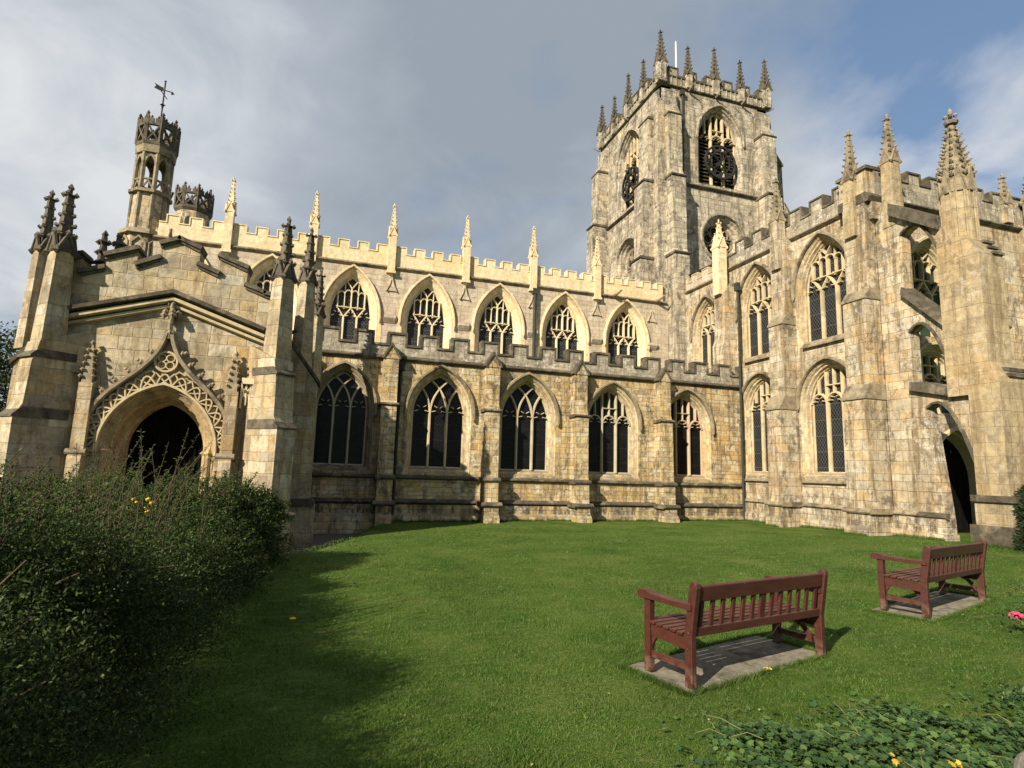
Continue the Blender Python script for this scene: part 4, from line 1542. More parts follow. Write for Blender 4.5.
# clustered octagonal shaft with gablets and a tall crocketed spire
pcx, pcy = PX0 + .44, 11.13
b = MB()
b.ngon_prism(pcx, pcy, 8, .41, .39, 7.9, 10.15, math.pi/8)
for k in range(8):
    a = math.pi/8 + k*math.pi/4
    b.tube([(pcx + .41*math.cos(a), pcy + .41*math.sin(a), 7.95), (pcx + .39*math.cos(a), pcy + .39*math.sin(a), 10.2)], .05, 6)
    fr = F((pcx + .375*math.cos(a + math.pi/8), pcy + .375*math.sin(a + math.pi/8), 0), (-math.sin(a + math.pi/8), math.cos(a + math.pi/8), 0), (math.cos(a + math.pi/8), math.sin(a + math.pi/8), 0))
    b.bar(fr, [(-.09, 8.1), (-.09, 9.9), (0, 10.05), (.09, 9.9), (.09, 8.1)], .04, -.03, .03, .3)
sh = b.build('pier_shaft', M['pier'], CH)
b = MB()
b.ngon_prism(pcx, pcy, 8, .40, .06, 10.12, 12.1, math.pi/8)
for k in range(8):
    a = k*math.pi/4
    fr = F((pcx + .38*math.cos(a), pcy + .38*math.sin(a), 0), (-math.sin(a), math.cos(a), 0), (math.cos(a), math.sin(a), 0))
    b.extr(fr, [(-.15, 9.85), (.15, 9.85), (0, 10.5)], (), -.10, .03)
    b.bar(fr, [(-.17, 9.82), (0, 10.56), (.17, 9.82)], .05, -.04, .05, .3)
    b.octa(*fr.p(0, 10.6, .03), .055, .055, .08)
for k in range(8):
    a = math.pi/8 + k*math.pi/4
    for j in range(8):
        t = (j + .3)/8.4
        z = 10.3 + 1.75*t
        rr = .40*(1 - (z - 10.12)/2.05)
        s_ = .085*(1 - .45*t)
        b.octa(pcx + (rr + .05)*math.cos(a), pcy + (rr + .05)*math.sin(a), z, s_, s_, s_*.8, .05*math.cos(a), .05*math.sin(a), .03)
        b.octa(pcx + (rr + .12)*math.cos(a), pcy + (rr + .12)*math.sin(a), z + .04, s_*.55, s_*.55, s_*.6)
b.ngon_prism(pcx, pcy, 8, .16, .19, 12.02, 12.10, 0)
b.tube([(pcx, pcy, 12.0), (pcx, pcy, 12.45)], .055, 6)
for k in range(4):
    a = k*math.pi/2 + .6
    b.octa(pcx + .12*math.cos(a), pcy + .12*math.sin(a), 12.28, .075, .075, .075)
b.octa(pcx, pcy, 12.43, .07, .07, .12)
b.build('spire', M['weathered'], sh)

# ---------------- south porch
PY = 15.2
FP = S_(PY)
PC = -3.66
gab_pts = [(-5.90, 5.98), (-5.90, 6.26), (-5.62, 6.36), (-5.62, 5.92), (-5.17, 6.10), (-5.17, 6.38), (-4.54, 6.66), (-4.54, 6.24), (-4.08, 6.50), (-4.08, 6.82),
           (-3.70, 7.02), (-3.24, 6.82), (-3.24, 6.44), (-2.80, 6.26), (-2.80, 6.72), (-2.16, 6.48), (-2.16, 6.06), (-1.72, 5.90), (-1.55, 5.86)]
AP = Arch(PC, 1.16, -.9, 2.0, 3.46, 0, 14)
b = MB()
b.extr(FP, [(-5.90, -.9), (-1.55, -.9)] + gab_pts[::-1], [AP.outline()], -.5, 0, back=True)
pw = b.build('porch_wall', M['porch'], CH)
b = MB()
for q0, q1 in zip(gab_pts[:-1], gab_pts[1:]):
    if abs(q1[0] - q0[0]) > .1:
        b.bar(FP, [(q0[0] - .03, q0[1] + .03), (q1[0] + .03, q1[1] + .03)] , .13, -.56, .10, .25)
        b.bar(FP, [(q0[0] - .0, q0[1] - .06), (q1[0] + .0, q1[1] - .06)] , .07, -.53, .05, .25)
b.build('coping', M['spire'], pw)
# cornice following the roof
b = MB()
cor = [(-5.88, 4.86), (PC, 5.56), (-1.62, 4.86)]
b.bar(FP, [(u, z + .10) for u, z in cor], .14, -.01, .30, .4)
b.build('cornice', M['dark'], pw)
b = MB()
b.bar(FP, [(u, z - .06) for u, z in cor], .12, -.02, .22, .4)
b.bar(FP, [(u, z - .20) for u, z in cor], .09, -.02, .13, .4)
b.build('cornice', M['carved'], pw)
# moulded arch
b = MB()
ins = [(0, .006), (.05, -.03), (.06, -.10), (.15, -.14), (.16, -.22), (.20, -.26), (.21, -.50), (.27, -.54), (.28, -.62), (.34, -.66), (.35, -.85)]
b.loft(FP, [AP.outline(i)[1:-1] for i, _ in ins], [d_ for _, d_ in ins], closed=False)
jr = []
for sg in (-1, 1):
    for i0, i1 in zip(ins[:-1], ins[1:]):
        a0, a1 = PC + sg*(1.16 - i0[0]), PC + sg*(1.16 - i1[0])
        b.add([FP.p(a0, -.8, i0[1]), FP.p(a1, -.8, i1[1]), FP.p(a1, 2.0, i1[1]), FP.p(a0, 2.0, i0[1])], [(0, 1, 2, 3)])
    for rr, dd in ((.10, -.04), (.24, -.38)):
        x_, y_, _ = FP.p(PC + sg*(1.16 - rr), 0, dd)
        b.tube([(x_, y_, -.8), (x_, y_, 1.9)], .06, 8)
        b.octa(x_, y_, 1.95, .12, .12, .12)
# square ornaments in the hollow
for i_, n in ((.185, 22),):
    hd = AP.head(i_)
    for k in range(1, len(hd) - 1, 2):
        x_, y_, z_ = FP.p(hd[k][0], hd[k][1], -.33)
        b.octa(x_, y_, z_, .06, .06, .06)
ar = b.build('arch', M['ochre_carved'], CH)
# frilled band between the arch and the ogee hood
b = MB()
n = 34
hd_in, hd_out = AP.head(-.04), AP.head(-.34)
lowL, lowR = [(hd_in[0][0], 1.9)], [(hd_in[-1][0], 1.9)]
b.bar(FP, lowL + hd_in + lowR, .07, -.01, .13, .35)


def along(pl, n):
    d_ = [0]
    for p_, q_ in zip(pl[:-1], pl[1:]):
        d_.append(d_[-1] + math.hypot(q_[0] - p_[0], q_[1] - p_[1]))
    out = []
    for k in range(n + 1):
        t = d_[-1]*k/n
        j = max(0, min(len(pl) - 2, next((i for i in range(len(d_) - 1) if d_[i + 1] >= t - 1e-9), len(pl) - 2)))
        f_ = (t - d_[j])/max(1e-9, d_[j + 1] - d_[j])
        out.append((pl[j][0] + (pl[j + 1][0] - pl[j][0])*f_, pl[j][1] + (pl[j + 1][1] - pl[j][1])*f_))
    return out


K = 13
pi2, po2 = along(lowL + hd_in + lowR, K), along([(hd_out[0][0], 1.9)] + hd_out + [(hd_out[-1][0], 1.9)], K)
for k in range(K):
    a0, a1, c0, c1 = pi2[k], pi2[k + 1], po2[k], po2[k + 1]
    pts = []
    for j in range(9):
        t = j/8
        s_ = math.sin(math.pi*t)
        base = (a0[0] + (a1[0] - a0[0])*t, a0[1] + (a1[1] - a0[1])*t)
        outp = (c0[0] + (c1[0] - c0[0])*t, c0[1] + (c1[1] - c0[1])*t)
        pts.append((base[0] + (outp[0] - base[0])*s_*.9, base[1] + (outp[1] - base[1])*s_*.9))
    b.bar(FP, pts, .045, -.01, .10 + .002*(k % 3), .35)
    mid = ((a0[0] + a1[0] + c0[0] + c1[0])/4, (a0[1] + a1[1] + c0[1] + c1[1])/4)
    pt2 = []
    if k < K - 1:
        nx2 = pi2[k + 2]
        cn = po2[k + 2] if k + 2 <= K else po2[-1]
        for j in range(9):
            t = j/8
            s_ = math.sin(math.pi*t)
            base = (c0[0] + (cn[0] - c0[0])*t, c0[1] + (cn[1] - c0[1])*t)
            inn = (a0[0] + (nx2[0] - a0[0])*t, a0[1] + (nx2[1] - a0[1])*t)
            pt2.append((base[0] + (inn[0] - base[0])*s_*.75, base[1] + (inn[1] - base[1])*s_*.75))
        b.bar(FP, pt2, .04, -.01, .085 + .002*(k % 2), .35)
b.bar(FP, circle(PC - .01, 4.02, .23, 18), .06, -.01, .11, .35, closed=True)
for k in range(4):
    a = k*math.pi/2 + math.pi/4
    b.bar(FP, circle(PC - .01 + .12*math.cos(a), 4.02 + .12*math.sin(a), .085, 10), .03, -.01, .09 + .001*k, .35, closed=True)
for sg in (-1, 1):
    b.bar(FP, [(PC + sg*.42, 3.72), (PC + sg*.28, 3.80), (PC + sg*.2, 3.72)], .04, -.01, .095, .3)
b.build('cusped_band', M['carved'], ar)
b = MB()
for sg in (-1, 1):
    og = []
    P0, P1, P2, P3 = (1.47, 2.35), (1.36, 3.55), (.22, 3.55), (.05, 4.72)
    for j in range(17):
        t = j/16
        og.append((PC + sg*(P0[0]*(1 - t)**3 + 3*P1[0]*t*(1 - t)**2 + 3*P2[0]*t*t*(1 - t) + P3[0]*t**3),
                   P0[1]*(1 - t)**3 + 3*P1[1]*t*(1 - t)**2 + 3*P2[1]*t*t*(1 - t) + P3[1]*t**3))
    b.bar(FP, [(PC + sg*1.46, 1.9)] + og, .11, -.01, .20 + .003*sg, .4)
    for j in (3, 5, 7, 9, 11, 13):
        q0, q1 = og[j], og[j + 1]
        t = Vector((q1[0] - q0[0], q1[1] - q0[1], 0)).normalized()
        nn = (-t.y*sg*-1*-1, t.x) if False else (t.y*sg, -t.x*sg)
        if nn[1] < 0:
            nn = (-nn[0], -nn[1])
        for s_, dd in ((.09, .09), (.06, .17)):
            x_, y_, z_ = FP.p(q0[0] + nn[0]*dd, q0[1] + nn[1]*dd, .13)
            b.octa(x_, y_, z_, s_, s_*.8, s_)
x_, y_, _ = FP.p(PC, 0, .13)
b.tube([(x_, y_, 4.55), (x_, y_, 5.42)], .055, 6)
for z, s_, n in ((4.70, .09, 4), (5.10, .15, 4), (5.18, .13, 4), (5.38, .08, 4)):
    for k in range(n):
        a = k*math.pi/2 + .3
        b.octa(x_ + s_*math.cos(a), y_ + s_*math.sin(a)*.8, z, s_*.62, s_*.62, s_*.7)
b.octa(x_, y_, 5.44, .06, .06, .10)
b.build('ogee_hood', M['weathered'], ar)
# flanking slips with pinnacles, niches with canopies
for u, hgt in ((-5.14, 3.5), (-2.20, 3.5)):
    b = MB()
    b.profile(FP, [(-.01, -.8), (.34, -.8), (.34, 1.75), (.26, 1.95), (.24, hgt - .1), (-.01, hgt)], u - .13, u + .13)
    sl = b.build('slip_buttress', M['porch'], CH)
    b = MB()
    ledge(b, FP, u - .13, u + .13, 1.9, .28, .06, .1)
    b.build('offset', M['weathered'], sl)
    b = MB()
    x_, y_, _ = FP.p(u, 0, .12)
    b.ngon_prism(x_, y_, 4, .15, .03, hgt - .15, hgt + .75, math.pi/4)
    for k in range(5):
        z = hgt + .05 + .15*k
        for q in range(4):
            a = q*math.pi/2 + math.pi/4
            rr = .15*(1 - (z - hgt + .15)/.95) + .05
            b.octa(x_ + rr*math.cos(a), y_ + rr*math.sin(a), z, .055, .055, .05)
    b.octa(x_, y_, hgt + .82, .06, .06, .08)
    b.tube([(x_, y_, hgt), (x_, y_, hgt + .85)], .025, 5)
    b.build('slip_pinnacle', M['weathered'], sl)
for u0, u1, mt in ((-5.82, -5.32, 'weathered'), (-2.02, -1.72, 'tracery_cream')):
    b = MB()
    b.box(FP, u0, u1, 3.62, 3.76, 0, .20)
    n = 3
    for k in range(n + 1):
        u_ = u0 + (u1 - u0)*k/n
        b.bar(FP, [(u_, 3.66), (u_, 3.12 if k % 2 else 3.04)], .05, -.01, .13, .3)
    for k in range(n):
        b.bar(FP, [(u0 + (u1 - u0)*k/n, 3.10), (u0 + (u1 - u0)*(k + .5)/n, 3.42), (u0 + (u1 - u0)*(k + 1)/n, 3.10)], .045, -.01, .11 + .002*k, .3)
        b.octa(*FP.p(u0 + (u1 - u0)*(k + .5)/n, 3.46, .1), .045, .045, .07)
    b.build('niche_canopy', M[mt], pw)
# side walls, roof
b = MB()
b.extr(E_(-1.55), [(15.26, -.9), (20.0, -.9), (20.0, 5.4), (15.26, 5.4)], (), -.45, -.004)
b.extr(W_(-5.90), [(-20.0, -.9), (-15.26, -.9), (-15.26, 5.4), (-20.0, 5.4)], (), -.45, -.004)
b.build('side_wall', M['porch'], pw)
b = MB()
b.add([(-6.0, 15.5, 5.2), (PC, 15.5, 5.9), (-1.6, 15.5, 5.2), (-6.0, 20.2, 5.2), (PC, 20.2, 5.9), (-1.6, 20.2, 5.2)], [(0, 1, 4, 3), (1, 2, 5, 4)])
b.build('porch_roof', M['lead'], pw)
parapet(E_(-1.53), 15.7, 19.9, 5.3, 5.55, 5.9, 1.0, .55, M['porch'], M['dark'], CH, first=.4)
parapet(W_(-5.92), -19.9, -15.7, 5.3, 5.55, 5.9, 1.0, .55, M['porch'], M['dark'], CH, first=.4)
b = MB()
b.extr(S_(19.97), phead(PC, .75, 1.9, 1.0) + [(PC + .75, -.4), (PC - .75, -.4)], (), -.05, 0, back=False)
b.build('inner_door', M['oak'], pw)
b = MB()
b.extr(FP, AP.outline(.30), (), -1.0, -.92, back=False)
for k in range(9):
    u_ = PC - .8 + k*.2
    b.bar(FP, [(u_, -.5), (u_, 2.3 + .6*math.cos((k - 4)*.3))], .05, -.93, -.88, .3)
b.build('porch_shade_panel', M['doorway_shade'], CH)  # added black panel with bars, standing in for the unlit porch interior
# corner buttresses on the diagonal with tall crocketed pinnacles
q_ = math.sqrt(.5)
for cx_, sg in ((-1.62, 1), (-5.60, -1)):
    fr = F((cx_, PY + .05, 0), (q_, q_*sg, 0), (q_*sg, -q_, 0))
    bo = buttress(fr, -.27, .27, [(-.4, -.9), (1.08, -.9), (1.08, .55), (1.0, .72), (1.0, 2.55), (.86, 2.85), (.82, 3.75), (.76, 3.95), (.72, 4.2), (-.4, 4.7)], M['porch'], CH)
    b = MB()
    b.profile(fr, [(0, 2.56), (1.03, 2.56), (1.03, 2.60), (.87, 2.78), (0, 2.78)], -.29, .29)
    b.profile(fr, [(0, 3.84), (.86, 3.84), (.86, 3.88), (.72, 4.02), (0, 4.02)], -.29, .29)
    ledge(b, fr, -.27, .27, .62, 1.06, .08, .12)
    b.build('offset', M['spire'], bo)
    x_, y_, _ = fr.p(0, 0, .46)
    pinnacle(x_, y_, 4.0, .34, 2.3, 1.5, M['porch'], M['spire'], math.pi/4, CH, 4, 1.5, bat=.07)
    # square buttress on the flank behind it
    fe = E_(-1.55) if sg > 0 else F((-5.90, 0, 0), (0, 1, 0), (-1, 0, 0))
    bo = buttress(fe, 16.35, 16.95, [(-.2, -.9), (1.38, -.9), (1.38, .70), (1.24, .86), (1.20, 3.90), (.50, 4.85), (-.2, 5.0)], M['porch'], CH)
    b = MB()
    b.add([fe.p(16.30, 3.86, 1.27), fe.p(17.0, 3.86, 1.27), fe.p(17.0, 4.90, .47), fe.p(16.3, 4.90, .47),
           fe.p(16.30, 3.98, 1.27), fe.p(17.0, 3.98, 1.27), fe.p(17.0, 5.02, .47), fe.p(16.3, 5.02, .47)],
          [(0, 1, 2, 3), (4, 7, 6, 5), (0, 4, 5, 1), (1, 5, 6, 2), (2, 6, 7, 3), (3, 7, 4, 0)])
    ledge(b, fe, 16.35, 16.95, .80, 1.28, .08, .16)
    b.build('offset', M['dark'], bo)
    x_, y_, _ = fe.p(16.68, 0, .72 if sg > 0 else 1.1)
    pinnacle(x_, y_, 4.3, .30, 2.5, 1.5, M['porch'], M['spire'], math.pi/4, CH, 4, 1.4, bat=.06)
    if sg > 0:
        bo = buttress(fe, 18.5, 19.0, [(-.2, -.9), (1.22, -.9), (1.22, .7), (1.12, .85), (1.1, 3.9), (.5, 4.7), (-.2, 4.9)], M['porch'], CH)
        x_, y_, _ = fe.p(18.7, 0, 1.0)
        pinnacle(x_, y_, 4.2, .26, 2.2, 1.4, M['porch'], M['spire'], math.pi/4, CH, 5, 1.3, bat=.04)
b = MB()
gargoyle(b, -1.5, 15.9, 5.05, 1, -.2, .8)
b.octa(-1.28, 15.75, 4.75, .18, .18, .3)
for x_ in (-5.4, -5.1):
    b.tube([(x_, 15.65, 5.9), (x_, 15.65, 7.0)], .13, 6, .06)
    for z in (6.35, 6.6, 6.85):
        for k in range(4):
            a = k*math.pi/2
            b.octa(x_ + .10*math.cos(a), 15.65 + .10*math.sin(a), z, .09, .09, .08)
    b.octa(x_, 15.65, 7.05, .08, .08, .12)
b.build('gargoyle', M['dark'], pw)

# ------------------------------------------------------------------ benches on their slabs
def make_bench(L=1.86):
    root = empty('bench')
    fr = F((0, 0, 0), (1, 0, 0), (0, -1, 0))      # d = towards the back
    H = L/2
    P = M['paint']
    for sx in (-1, 1):
        x0, x1 = sx*H - .035*sx - .028, sx*H - .035*sx + .028
        b = MB()       # back post, raked above the seat, rounded top
        b.profile(fr, [(.19, 0), (.265, 0), (.265, .40), (.325, .78), (.318, .815), (.29, .83), (.262, .818), (.245, .79), (.19, .42)], x0, x1)
        b.build('back_post', P, root, .006)
        b = MB()
        b.profile(fr, [(-.27, 0), (-.20, 0), (-.20, .60), (-.27, .60)], x0, x1)
        b.build('leg', P, root, .006)
        b = MB()
        b.profile(fr, [(.275, .60), (.275, .65), (.05, .645), (-.18, .655), (-.25, .675), (-.31, .672), (-.34, .645), (-.335, .61), (-.30, .595), (-.24, .602), (-.1, .605), (.1, .60)], sx*H - .035*sx - .048, sx*H - .035*sx + .048)
        b.build('armrest', P, root, .008)
        b = MB()
        b.box(fr, x0 + .012, x1 - .012, .12, .175, -.20, .19)
        b.build('stretcher', P, root, .004)
        b = MB()
        b.profile(fr, [(-.20, .30), (.19, .28), (.19, .37), (-.20, .395)], x0 + .010, x1 - .010)
        b.profile(fr, [(-.195, .20), (-.195, .31), (-.10, .31), (-.15, .28), (-.175, .24)], x0 + .014, x1 - .014)
        b.build('seat_rail', P, root, .004)
    b = MB()
    b.box(fr, -H + .07, H - .07, .31, .395, -.26, -.225)
    b.build('front_rail', P, root, .004)
    for k in range(6):
        d0 = -.285 + k*.078
        zz = .398 + .004*(1 - k/5) - .012*(k/5)
        b = MB()
        b.box(fr, -H + (.0 if k else .075), H - (.0 if k else .075), zz, zz + .024, d0, d0 + .062)
        b.build('seat_slat', P, root, .005)
    def dz(z):
        return .2275 + max(0, z - .40)/.38*.055
    b = MB()
    b.profile(fr, [(dz(.68) - .02, .665), (dz(.68) + .02, .665), (dz(.79) + .02, .785), (dz(.79), .80), (dz(.79) - .02, .787)], -H + .07, H - .07)
    b.build('top_rail', P, root, .006)
    b = MB()
    b.profile(fr, [(dz(.42) - .022, .385), (dz(.42) + .022, .385), (dz(.45) + .022, .455), (dz(.45) - .022, .455)], -H + .07, H - .07)
    b.build('bottom_rail', P, root, .005)
    n = 13
    for k in range(n):
        x = -H + .07 + (L - .14)*(k + .5)/n
        w = .036 if k == n//2 else .021
        b = MB()
        b.profile(fr, [(dz(.45) - .011, .45), (dz(.45) + .011, .45), (dz(.67) + .011, .672), (dz(.67) - .011, .672)], x - w, x + w)
        b.build('back_slat', P, root, .003)
    # the mid support below the seat
    for sx in (-1, 1):
        b = MB()
        b.profile(fr, [(.185, .14), (.19, .14), (.19, .22), (.10, .30), (-.02, .34), (-.02, .31), (.08, .265)], sx*(H - .11) - .012, sx*(H - .11) + .012)
        b.build('brace', P, root, .002)
    return root


def copy_tree(o, parent=None):
    c = o.copy()
    COL.objects.link(c)
    c.parent = parent
    for ch in [q for q in list(COL.objects) if q.parent == o]:
        copy_tree(ch, c)
    return c


def slab(cx, cy, w, dep, a, z, lab):
    b = MB()
    n = 26
    pts = []
    for (x0, y0, x1, y1) in ((-w/2, -dep/2, w/2, -dep/2), (w/2, -dep/2, w/2, dep/2), (w/2, dep/2, -w/2, dep/2), (-w/2, dep/2, -w/2, -dep/2)):
        for k in range(n):
            t = k/n
            pts.append((x0 + (x1 - x0)*t + random.uniform(-.014, .014), y0 + (y1 - y0)*t + random.uniform(-.014, .014)))
    k = len(pts)
    ca, sa = math.cos(a), math.sin(a)
    gh = [gz(cx + x*ca - y*sa, cy + x*sa + y*ca) - z for x, y in pts]
    vs = [(x, y, -.2) for x, y in pts] + [(x, y, h_ + .012) for (x, y), h_ in zip(pts, gh)]
    b.add(vs, [(i, (i + 1) % k, k + (i + 1) % k, k + i) for i in range(k)] + [tuple(range(k, 2*k))])
    o = b.build('concrete_slab', M['slab'], None)
    o.location = (cx, cy, z)
    o.rotation_euler = (0, 0, a)
    tag(o, lab, 'slab', 'concrete slabs under the benches')
    return o


B1 = (3.752, 4.765, R(13.8))
B2 = (7.965, 6.10, R(17.4))
z1, z2 = .078, .148
bench = make_bench()
bench.location = (B1[0], B1[1], z1)
bench.rotation_euler = (0, 0, B1[2])
tag(bench, 'red-brown slatted wooden bench nearest the camera, seen from behind', 'bench', 'red-brown benches on the lawn')
bench2 = copy_tree(bench)
bench2.location = (B2[0], B2[1], z2)
bench2.rotation_euler = (0, 0, B2[2])
bench2.scale = (1.05, 1.04, 1.03)
tag(bench2, 'red-brown slatted wooden bench farther off, near the stone pier', 'bench', 'red-brown benches on the lawn')
slab(3.72, 4.87, 1.92, .74, R(15.0), gz(3.72, 4.87), 'pale worn concrete slab under the nearer bench')
slab(8.02, 6.17, 2.26, .74, R(17.8), gz(8.02, 6.17), 'pale worn concrete slab under the farther bench')
SLABS = [(3.70, 4.87, 1.98, .76, R(15.0)), (8.02, 6.17, 2.26, .74, R(17.8))]


def on_slab(x, y):
    hit = np.zeros(len(x), bool)
    for cx, cy, w, dp, a in SLABS:
        dx, dy = x - cx, y - cy
        lx, ly = dx*math.cos(a) + dy*math.sin(a), -dx*math.sin(a) + dy*math.cos(a)
        hit |= (abs(lx) < w/2 - .015) & (abs(ly) < dp/2 - .015)
    return hit


# ------------------------------------------------------------------ grass
def gz_v(x, y):
    z = .017*np.clip(x, 0, 30)*(1 - .62*sm(10, 20, y))
    return z + .02*np.sin(x*.9 + 1.3)*np.sin(y*.7)*sm(1, 3, y)*sm(22, 17, y)


def sm(a, b_, x):
    t = np.clip((x - a)/(b_ - a), 0, 1)
    return t*t*(3 - 2*t)


def grass_patch(n, r0, r1, a0, a1, hmin, hmax, wid):
    az = rng.uniform(a0, a1, n)
    rr = r0*(r1/r0)**rng.uniform(0, 1, n)
    x, y = rr*np.sin(az), rr*np.cos(az)
    ok = ~on_slab(x, y)
    ok &= ~((x < -.9) & (y < 12.6)) & (y < 19.7) & (x < 16.0)
    ok &= np.array([(y_ < 12.0) or bank_side(x_, y_) > -.15 for x_, y_ in zip(x, y)])
    x, y, rr = x[ok], y[ok], rr[ok]
    n = len(x)
    clump = .6 + .8*(.5 + .5*np.sin(x*5.1 + 2*np.sin(y*3.7))*np.sin(y*4.3 + 1.5*np.sin(x*2.9)))
    h = rng.uniform(hmin, hmax, n)*clump
    w = wid*(1 + rr*.16)*rng.uniform(.7, 1.3, n)
    ang = rng.uniform(0, 2*math.pi, n)
    lean = rng.uniform(.2, 1.0, n)*h
    la = rng.uniform(0, 2*math.pi, n)
    z = gz_v(x, y) - .005
    v = np.zeros((n, 3, 3))
    v[:, 0] = np.stack([x - w*np.cos(ang), y - w*np.sin(ang), z], 1)
    v[:, 1] = np.stack([x + w*np.cos(ang), y + w*np.sin(ang), z], 1)
    v[:, 2] = np.stack([x + lean*np.cos(la), y + lean*np.sin(la), z + h], 1)
    return v.reshape(-1, 3)


parts = [grass_patch(330000, 2.1, 9.0, R(-32), R(72), .012, .030, .0022),
         grass_patch(90000, 9.0, 20.0, R(-12), R(66), .014, .034, .0024)]


def edge_tufts(p0, p1, n, spread, hmin, hmax, wid):
    t = rng.uniform(0, 1, n)
    x = p0[0] + (p1[0] - p0[0])*t + rng.normal(0, spread, n)
    y = p0[1] + (p1[1] - p0[1])*t + rng.normal(0, spread, n)
    h = rng.uniform(hmin, hmax, n)*(.5 + .9*np.abs(np.sin(t*37 + np.sin(t*91)*2)))
    a = rng.uniform(0, 6.28, n)
    la = rng.uniform(0, 6.28, n)
    z = gz_v(x, y) - .005
    v = np.zeros((n, 3, 3))
    v[:, 0] = np.stack([x - wid*np.cos(a), y - wid*np.sin(a), z], 1)
    v[:, 1] = np.stack([x + wid*np.cos(a), y + wid*np.sin(a), z], 1)
    v[:, 2] = np.stack([x + .6*h*np.cos(la), y + .6*h*np.sin(la), z + h], 1)
    return v.reshape(-1, 3)


for (cx, cy, w, dp, a) in SLABS:
    ca, sa = math.cos(a), math.sin(a)
    cn = [(cx + u*ca - v_*sa, cy + u*sa + v_*ca) for u, v_ in ((-w/2, -dp/2), (w/2, -dp/2), (w/2, dp/2), (-w/2, dp/2))]
    for k in range(4):
        parts.append(edge_tufts(cn[k], cn[(k + 1) % 4], 2600, .014, .02, .055, .003))
for p0, p1, n in (((2.0, 19.80), (16.0, 19.80), 9000), ((16.0, 19.8), (16.0, 17.8), 1500), ((15.12, 17.6), (15.12, 17.0), 500), ((16.0, 16.9), (16.0, 14.4), 1800),
                  ((15.12, 14.4), (15.12, 13.5), 800), ((16.0, 13.4), (16.0, 11.9), 1200), ((15.75, 11.1), (15.75, 9.9), 1300)):
    parts.append(edge_tufts(p0, p1, n, .03, .03, .11, .006))
# taller tufts that the mower left, in drifts
n_ = 60000
az_ = rng.uniform(R(-30), R(70), n_)
rr_ = 2.1*(12/2.1)**rng.uniform(0, 1, n_)
x_, y_ = rr_*np.sin(az_), rr_*np.cos(az_)
dr_ = np.sin(x_*3.3 + 2.2*np.sin(y_*1.9)) * np.sin(y_*2.9 + 1.7*np.sin(x_*2.3)) + .5*np.sin(x_*11 + y_*7)*np.sin(y_*9)
ok_ = (dr_ > .45) & ~on_slab(x_, y_) & ~((x_ < -.9) & (y_ < 12.6)) & (y_ < 12.0)
x_, y_ = x_[ok_], y_[ok_]
h_ = rng.uniform(.025, .062, len(x_))
a_, la_ = rng.uniform(0, 6.28, len(x_)), rng.uniform(0, 6.28, len(x_))
z_ = gz_v(x_, y_) - .005
w_ = .0028
v_ = np.zeros((len(x_), 3, 3))
v_[:, 0] = np.stack([x_ - w_*np.cos(a_), y_ - w_*np.sin(a_), z_], 1)
v_[:, 1] = np.stack([x_ + w_*np.cos(a_), y_ + w_*np.sin(a_), z_], 1)
v_[:, 2] = np.stack([x_ + .8*h_*np.cos(la_), y_ + .8*h_*np.sin(la_), z_ + h_], 1)
parts.append(v_.reshape(-1, 3))
V = np.concatenate(parts)
o = tri_mesh('grass', V, np.arange(len(V)).reshape(-1, 3), M['grass'])
tag(o, 'short mown green grass covering the churchyard lawn', 'grass', kind='stuff')


# ------------------------------------------------------------------ leaves
def leaf_quads(pos, direc, nrm, ln, wd):
    """rhombic leaves folded along the midrib"""
    n = len(pos)
    direc = direc/np.linalg.norm(direc, axis=1, keepdims=True)
    side = np.cross(direc, nrm)
    side /= np.linalg.norm(side, axis=1, keepdims=True) + 1e-9
    nn = np.cross(side, direc)
    ln, wd = ln[:, None], wd[:, None]
    v = np.zeros((n, 4, 3))
    v[:, 0] = pos
    v[:, 1] = pos + direc*ln*.5 + side*wd*.5 + nn*wd*.15
    v[:, 2] = pos + direc*ln
    v[:, 3] = pos + direc*ln*.5 - side*wd*.5 + nn*wd*.15
    return v


